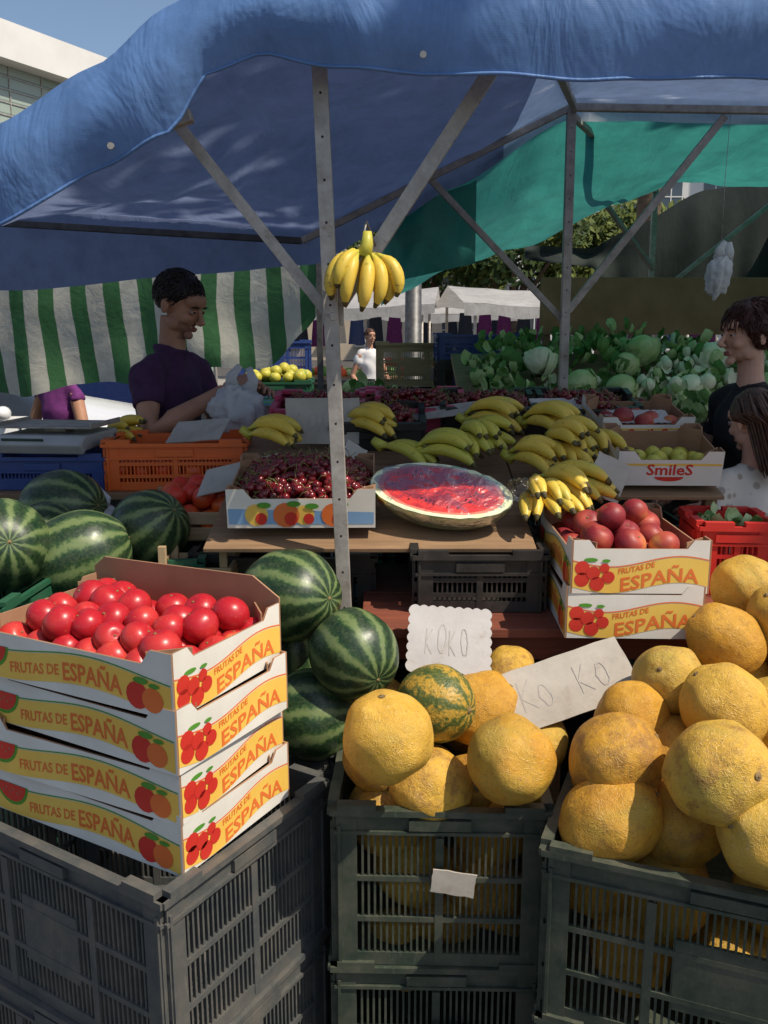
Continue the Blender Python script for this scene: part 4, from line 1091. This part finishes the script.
def human(name,loc,rz,H,shirt,trous,skin,hairm,style,arms,lean=0,pitch=0,yaw=0,fem=False,sleeve=.55,stub=False,stride=0,vq=1.0,collar=False):
    e=empty(name,(loc[0],loc[1],0),(0,0,rz)); k=H/1.75
    ly=lambda z:-lean*max(0,z-.5*H)
    sw=.160 if fem else .182
    T=[(.455,.135,.105),(.50,.165,.125),(.55,.155 if fem else .150,.115),(.60,.128 if fem else .142,.10),(.66,.138 if fem else .150,.106),(.715,.148 if fem else .160,.125 if fem else .115),(.765,.145 if fem else .165,.104),(.80,.125 if fem else .135,.078),(.822,.08,.060),(.838,.058,.054)]
    b=MB()
    b.tube([(0,ly(z*H),z*H) for z,_,_ in T],[(a*k,c*k) for _,a,c in T],26,0,ref=(1,0,0))
    for sx in(-1,1):
        st=stride*sx
        hip=Vector((sx*.085*k,0,.50*H)); kn=Vector((sx*.10*k,-.02+st*.5-.04*abs(stride),.27*H)); an=Vector((sx*.10*k,.02+st,.045*H))
        b.tube([hip,hip.lerp(kn,.5),kn,kn.lerp(an,.35),an],[.095*k,.085*k,.062*k,.058*k,.045*k],16,0)
        b.tube([an+Vector((0,.03,-.02)),an+Vector((0,-.06,-.035)),an+Vector((0,-.16,-.05))],[(.042*k,.04*k),(.045*k,.035*k),(.035*k,.022*k)],12,0,ref=(1,0,0))
    if collar:
        cy=ly(.84*H)
        b.tube([(.062*k*math.cos(a),cy+.004+.058*k*math.sin(a),.843*H-.016*k*(math.sin(a)<-.6)) for a in [q*2*pi/16-pi/2 for q in range(17)]],[(.010,.016)]*17,8,0,cap=False)
    sh=[];el=[];wr=[]
    for i,sx in enumerate((-1,1)):
        S=Vector((sx*sw*k,ly(.80*H),.785*H)); E=Vector(arms[i][0]); W=Vector(arms[i][1]); sh.append(S);el.append(E);wr.append(W)
        b.tube([Vector((sx*.05*k,ly(.8*H),.812*H)),Vector((sx*.12*k,ly(.8*H),.803*H)),S,S.lerp(E,sleeve*.5),S.lerp(E,sleeve)],[.04*k,.052*k,.060*k,.058*k,.058*k],16,0)
    def asg(c):
        if c.z<.06*H: return 2
        return 0 if c.z>.49*H else 1
    def dsp(c):
        if c.z<.08*H: return 0
        fold=.013*math.sin((c.z*26+c.x*18+3*nz(c.x*5,c.y*5,c.z*4)))*max(0,nz(c.x*4,c.y*4,c.z*4+5)+.3)
        return .012*nz(c.x*9,c.y*9,c.z*5)+.006*nz(c.x*22,c.y*22,c.z*9)+fold+(.006 if .49*H<c.z<.52*H else 0)
    remesh(b,'clothed_body',.0115*vq,6,[shirt,trous,m_shoe],e,asg,dsp)
    b=MB()
    for i,sx in enumerate((-1,1)):
        S,E,W=sh[i],el[i],wr[i]
        b.tube([S,S.lerp(E,.5),E,E.lerp(W,.3),E.lerp(W,.7),W],[.048*k,.044*k,.040*k,.041*k,.031*k,.0265*k],16,0)
        hd=(W-E).normalized(); nn=arms[i][2] if len(arms[i])>2 else (-sx,0,-.3)
        hand(b,W,hd,nn,k,arms[i][3] if len(arms[i])>3 else .6,arms[i][4] if len(arms[i])>4 else 1)
    remesh(b,'arms_and_hands',.0044*vq,2,[skin],e)
    HO=Vector((0,ly(.93*H)-.025,H-.118*k))
    HM=Matrix.Translation(HO)@Matrix.Rotation(yaw,4,'Z')@Matrix.Rotation(pitch,4,'X')@Matrix.Scale(k*(.96 if fem else .98),4)
    b=MB()
    def E_(c,r,**kw): b.ell(c,r,0,20,14,HM,**kw)
    E_((0,.022,.030),(.074,.094,.086)); E_((0,-.036,-.018),(.056,.052,.078)); E_((0,-.026,-.068),(.048,.050,.034)); E_((0,-.072,-.096),(.019,.017,.016))
    E_((0,-.058,.035),(.056,.036,.036))
    E_((0,-.080,.021),(.043,.012,.008))
    for sx in(-1,1):
        E_((sx*.034,-.063,-.032),(.021,.022,.020)); E_((sx*.010,-.103,-.037),(.0085,.010,.007))
        E_((sx*.076,.012,-.012),(.008,.018,.030)); E_((sx*.081,.018,-.004),(.006,.013,.018))
        E_((sx*.042,-.02,-.065),(.016,.03,.028))
    b.tube([(0,-.086,.012),(0,-.101,-.010),(0,-.118,-.030),(0,-.106,-.041)],[.008,.0095,.0115,.008],10,0,HM)
    E_((0,-.088,-.0625),(.020,.009,.0045)); E_((0,-.087,-.0715),(.018,.009,.0052))
    NB=Vector((0,ly(.8*H)+.0,.80*H)); nr=.046 if fem else .050
    b.tube([NB,NB.lerp(HM@Vector((0,.015,-.07)),.5),HM@Vector((0,.015,-.055))],[.060*k,nr*k,nr*k],16,0)
    IM=HM.inverted()
    def asg2(c):
        p=IM@c
        if p.y<-.085 and abs(p.x)<.020 and -.076<p.z<-.058 : return 1
        if stub and p.y<-.045 and p.z<-.047 and p.z>-.12: return 2
        if stub and p.y<-.083 and abs(p.x)<.03 and -.058<p.z<-.045: return 2
        return 0
    remesh(b,'head',.0038*vq,3,[skin,m_lip,m_stub],e,asg2)
    b=MB()
    for sx in(-1,1):
        b.ell((sx*.029,-.0785,.002),(.0125,.011,.0062),0,14,10,HM); b.ell((sx*.029,-.0885,.001),(.0055,.0025,.0052),1,10,8,HM)
        b.tube([(sx*.013,-.094,.021),(sx*.03,-.095,.025),(sx*.047,-.080,.019)],[(.004,.0025),(.0045,.003),(.002,.002)],6,2,HM)
        b.tube([(sx*.015,-.089,.0065),(sx*.029,-.0925,.0085),(sx*.043,-.081,.005)],[.002,.0030,.0015],6,3,HM)
        b.tube([(sx*.015,-.088,-.003),(sx*.029,-.090,-.0055),(sx*.043,-.080,-.003)],[.0015,.0024,.0015],6,3,HM)
    b.obj('eyes',[m_eye,m_iris,hairm,skin],parent=e)
    b=MB()
    bob=style=='bob'
    if bob: tb=[(-.11,.068),(-.07,.045),(-.05,.015),(-.03,-.02),(.0,-.05),(.035,-.08),(.07,-.10),(.13,-.11)]
    else: tb=[(-.11,.070),(-.07,.058),(-.045,.028),(-.02,.0),(.015,.012),(.035,-.03),(.07,-.065),(.13,-.075)]
    thr=lambda y: interp(tb,y)
    thick={'short':.10,'bob':.20,'long':.11}[style]
    c0=Vector((0,.022,.030)); rr=Vector((.074,.094,.086))
    def HP_(u,v):
        th=pi*(.93 if bob else .86)*v; ph=2*pi*u
        d=Vector((math.sin(th)*math.cos(ph),math.sin(th)*math.sin(ph),math.cos(th)))
        p=Vector((d.x*rr.x,d.y*rr.y,d.z*rr.z))+c0
        f=min(1,max(0,(p.z-thr(p.y))/.03)); f=f*f*(3-2*f)
        tk=thick*(1+.5*nz(d.x*5,d.y*5,d.z*5)+.25*nz(d.x*14,d.y*14,d.z*14))
        kk=.95+f*(tk+.05)
        return HM@(Vector((d.x*rr.x*kk,d.y*rr.y*kk,d.z*rr.z*kk))+c0)
    b.grid(HP_,64,44,0)
    cnt={'short':700,'bob':900,'long':220}[style]
    if vq>1.3: cnt//=3
    for i in range(cnt):
        th=math.acos(R.uniform(-.6 if bob else -.35,1)); ph=R.uniform(0,2*pi)
        d=Vector((math.sin(th)*math.cos(ph),math.sin(th)*math.sin(ph),math.cos(th)))
        p=Vector((d.x*rr.x,d.y*rr.y,d.z*rr.z))*(1+thick*.9)+c0
        if p.z<thr(p.y)+.012: continue
        if style in('short','bob'):
            fl=(Vector((R.uniform(-.3,.3),-.35 if p.y<-.02 and p.z>.06 else (.25 if bob else .5),-.6 if not bob else -1))); fl=(fl-d*fl.dot(d)).normalized()
            L=R.uniform(.015,.032)*(1.9 if bob else 1); wv=R.uniform(-.004,.004)
            sd_=d.cross(fl)
            b.tube([p-d*.004,p+fl*L*.35+d*.004+sd_*wv,p+fl*L*.7+d*.003-sd_*wv,p+fl*L-d*.002],[.0026,.0026,.002,.0006],4,0,HM)
        else:
            q=p.copy(); pts=[q.copy()]
            L=R.uniform(.20,.30); n=9; lim=R.uniform(.05,.072)
            for j in range(n):
                g=Vector((d.x*.05,.16+.05*R.random(),-1)) if q.z<.02 else Vector((d.x*.7,.7,-.8))
                g=g.normalized()*L/n; q=q+g
                q.y=max(q.y,.05 if q.z<.0 else -.2)
                if q.z<0: q.x=max(-lim,min(lim,q.x))
                pts.append(q.copy())
            b.tube(pts,[.004]+[.0055]*(n-3)+[.004,.003,.001],5,0,HM)
    if style=='long':
        b.tube([(0,.07,.03),(0,.09,-.05),(0,.095,-.15),(0,.10,-.22),(0,.105,-.27)],[(.066,.04),(.066,.042),(.062,.036),(.05,.026),(.02,.012)],18,0,HM,ref=(1,0,0))
    b.obj('hair',[hairm],parent=e)
    return e
human('market_stallholder',(-.905,3.56),rad(72),1.82,m_purple,m_jean,m_skinm,m_hair_b,'short',
  [((-.29,-.14,1.225),(-.12,-.36,1.375),(.5,0,-.8),.9,1),((.25,-.12,1.22),(.06,-.39,1.35),(-.5,0,-.8),.9,-1)],lean=.12,pitch=rad(23),yaw=rad(-6),stub=True,sleeve=.55,collar=True)
human('woman_customer',(1.33,3.18),rad(-78),1.70,m_black,m_black,m_skinw,m_hair_r,'bob',
  [((-.24,-.02,1.08),(-.20,-.22,.96),(.7,0,-.6),.6,1),((.24,0,1.05),(.19,-.24,1.0),(-.7,0,-.6),.6,-1)],fem=True,pitch=rad(4),lean=.03,sleeve=.5)
human('girl_customer',(1.155,2.72),rad(-158),1.42,m_patt,m_jean,m_skinw,m_hair_br,'long',
  [((-.20,.02,.93),(-.18,-.12,.76)),((.20,.02,.93),(.18,-.12,.78),(-.7,0,-.6),.6,-1)],fem=True,pitch=rad(14),sleeve=.5)
human('woman_passerby',(-1.98,5.4),rad(150),1.56,m_purple2,m_jean,m_skinm,m_hair_br,'short',
  [((-.24,.03,.98),(-.25,-.10,.76)),((.24,.03,.98),(.25,-.10,.76),(-.7,0,-.6),.6,-1)],fem=True,sleeve=.2,vq=1.5)
human('woman_passerby',(-.2,12.5),rad(25),1.62,m_whitec,m_whitec,m_skinm,m_hair_br,'short',
  [((-.24,.05,.98),(-.22,-.12,.80)),((.25,.0,.98),(.20,-.18,.95),(-.7,0,-.6),.6,-1)],fem=True,stride=.14,sleeve=.5,vq=2)
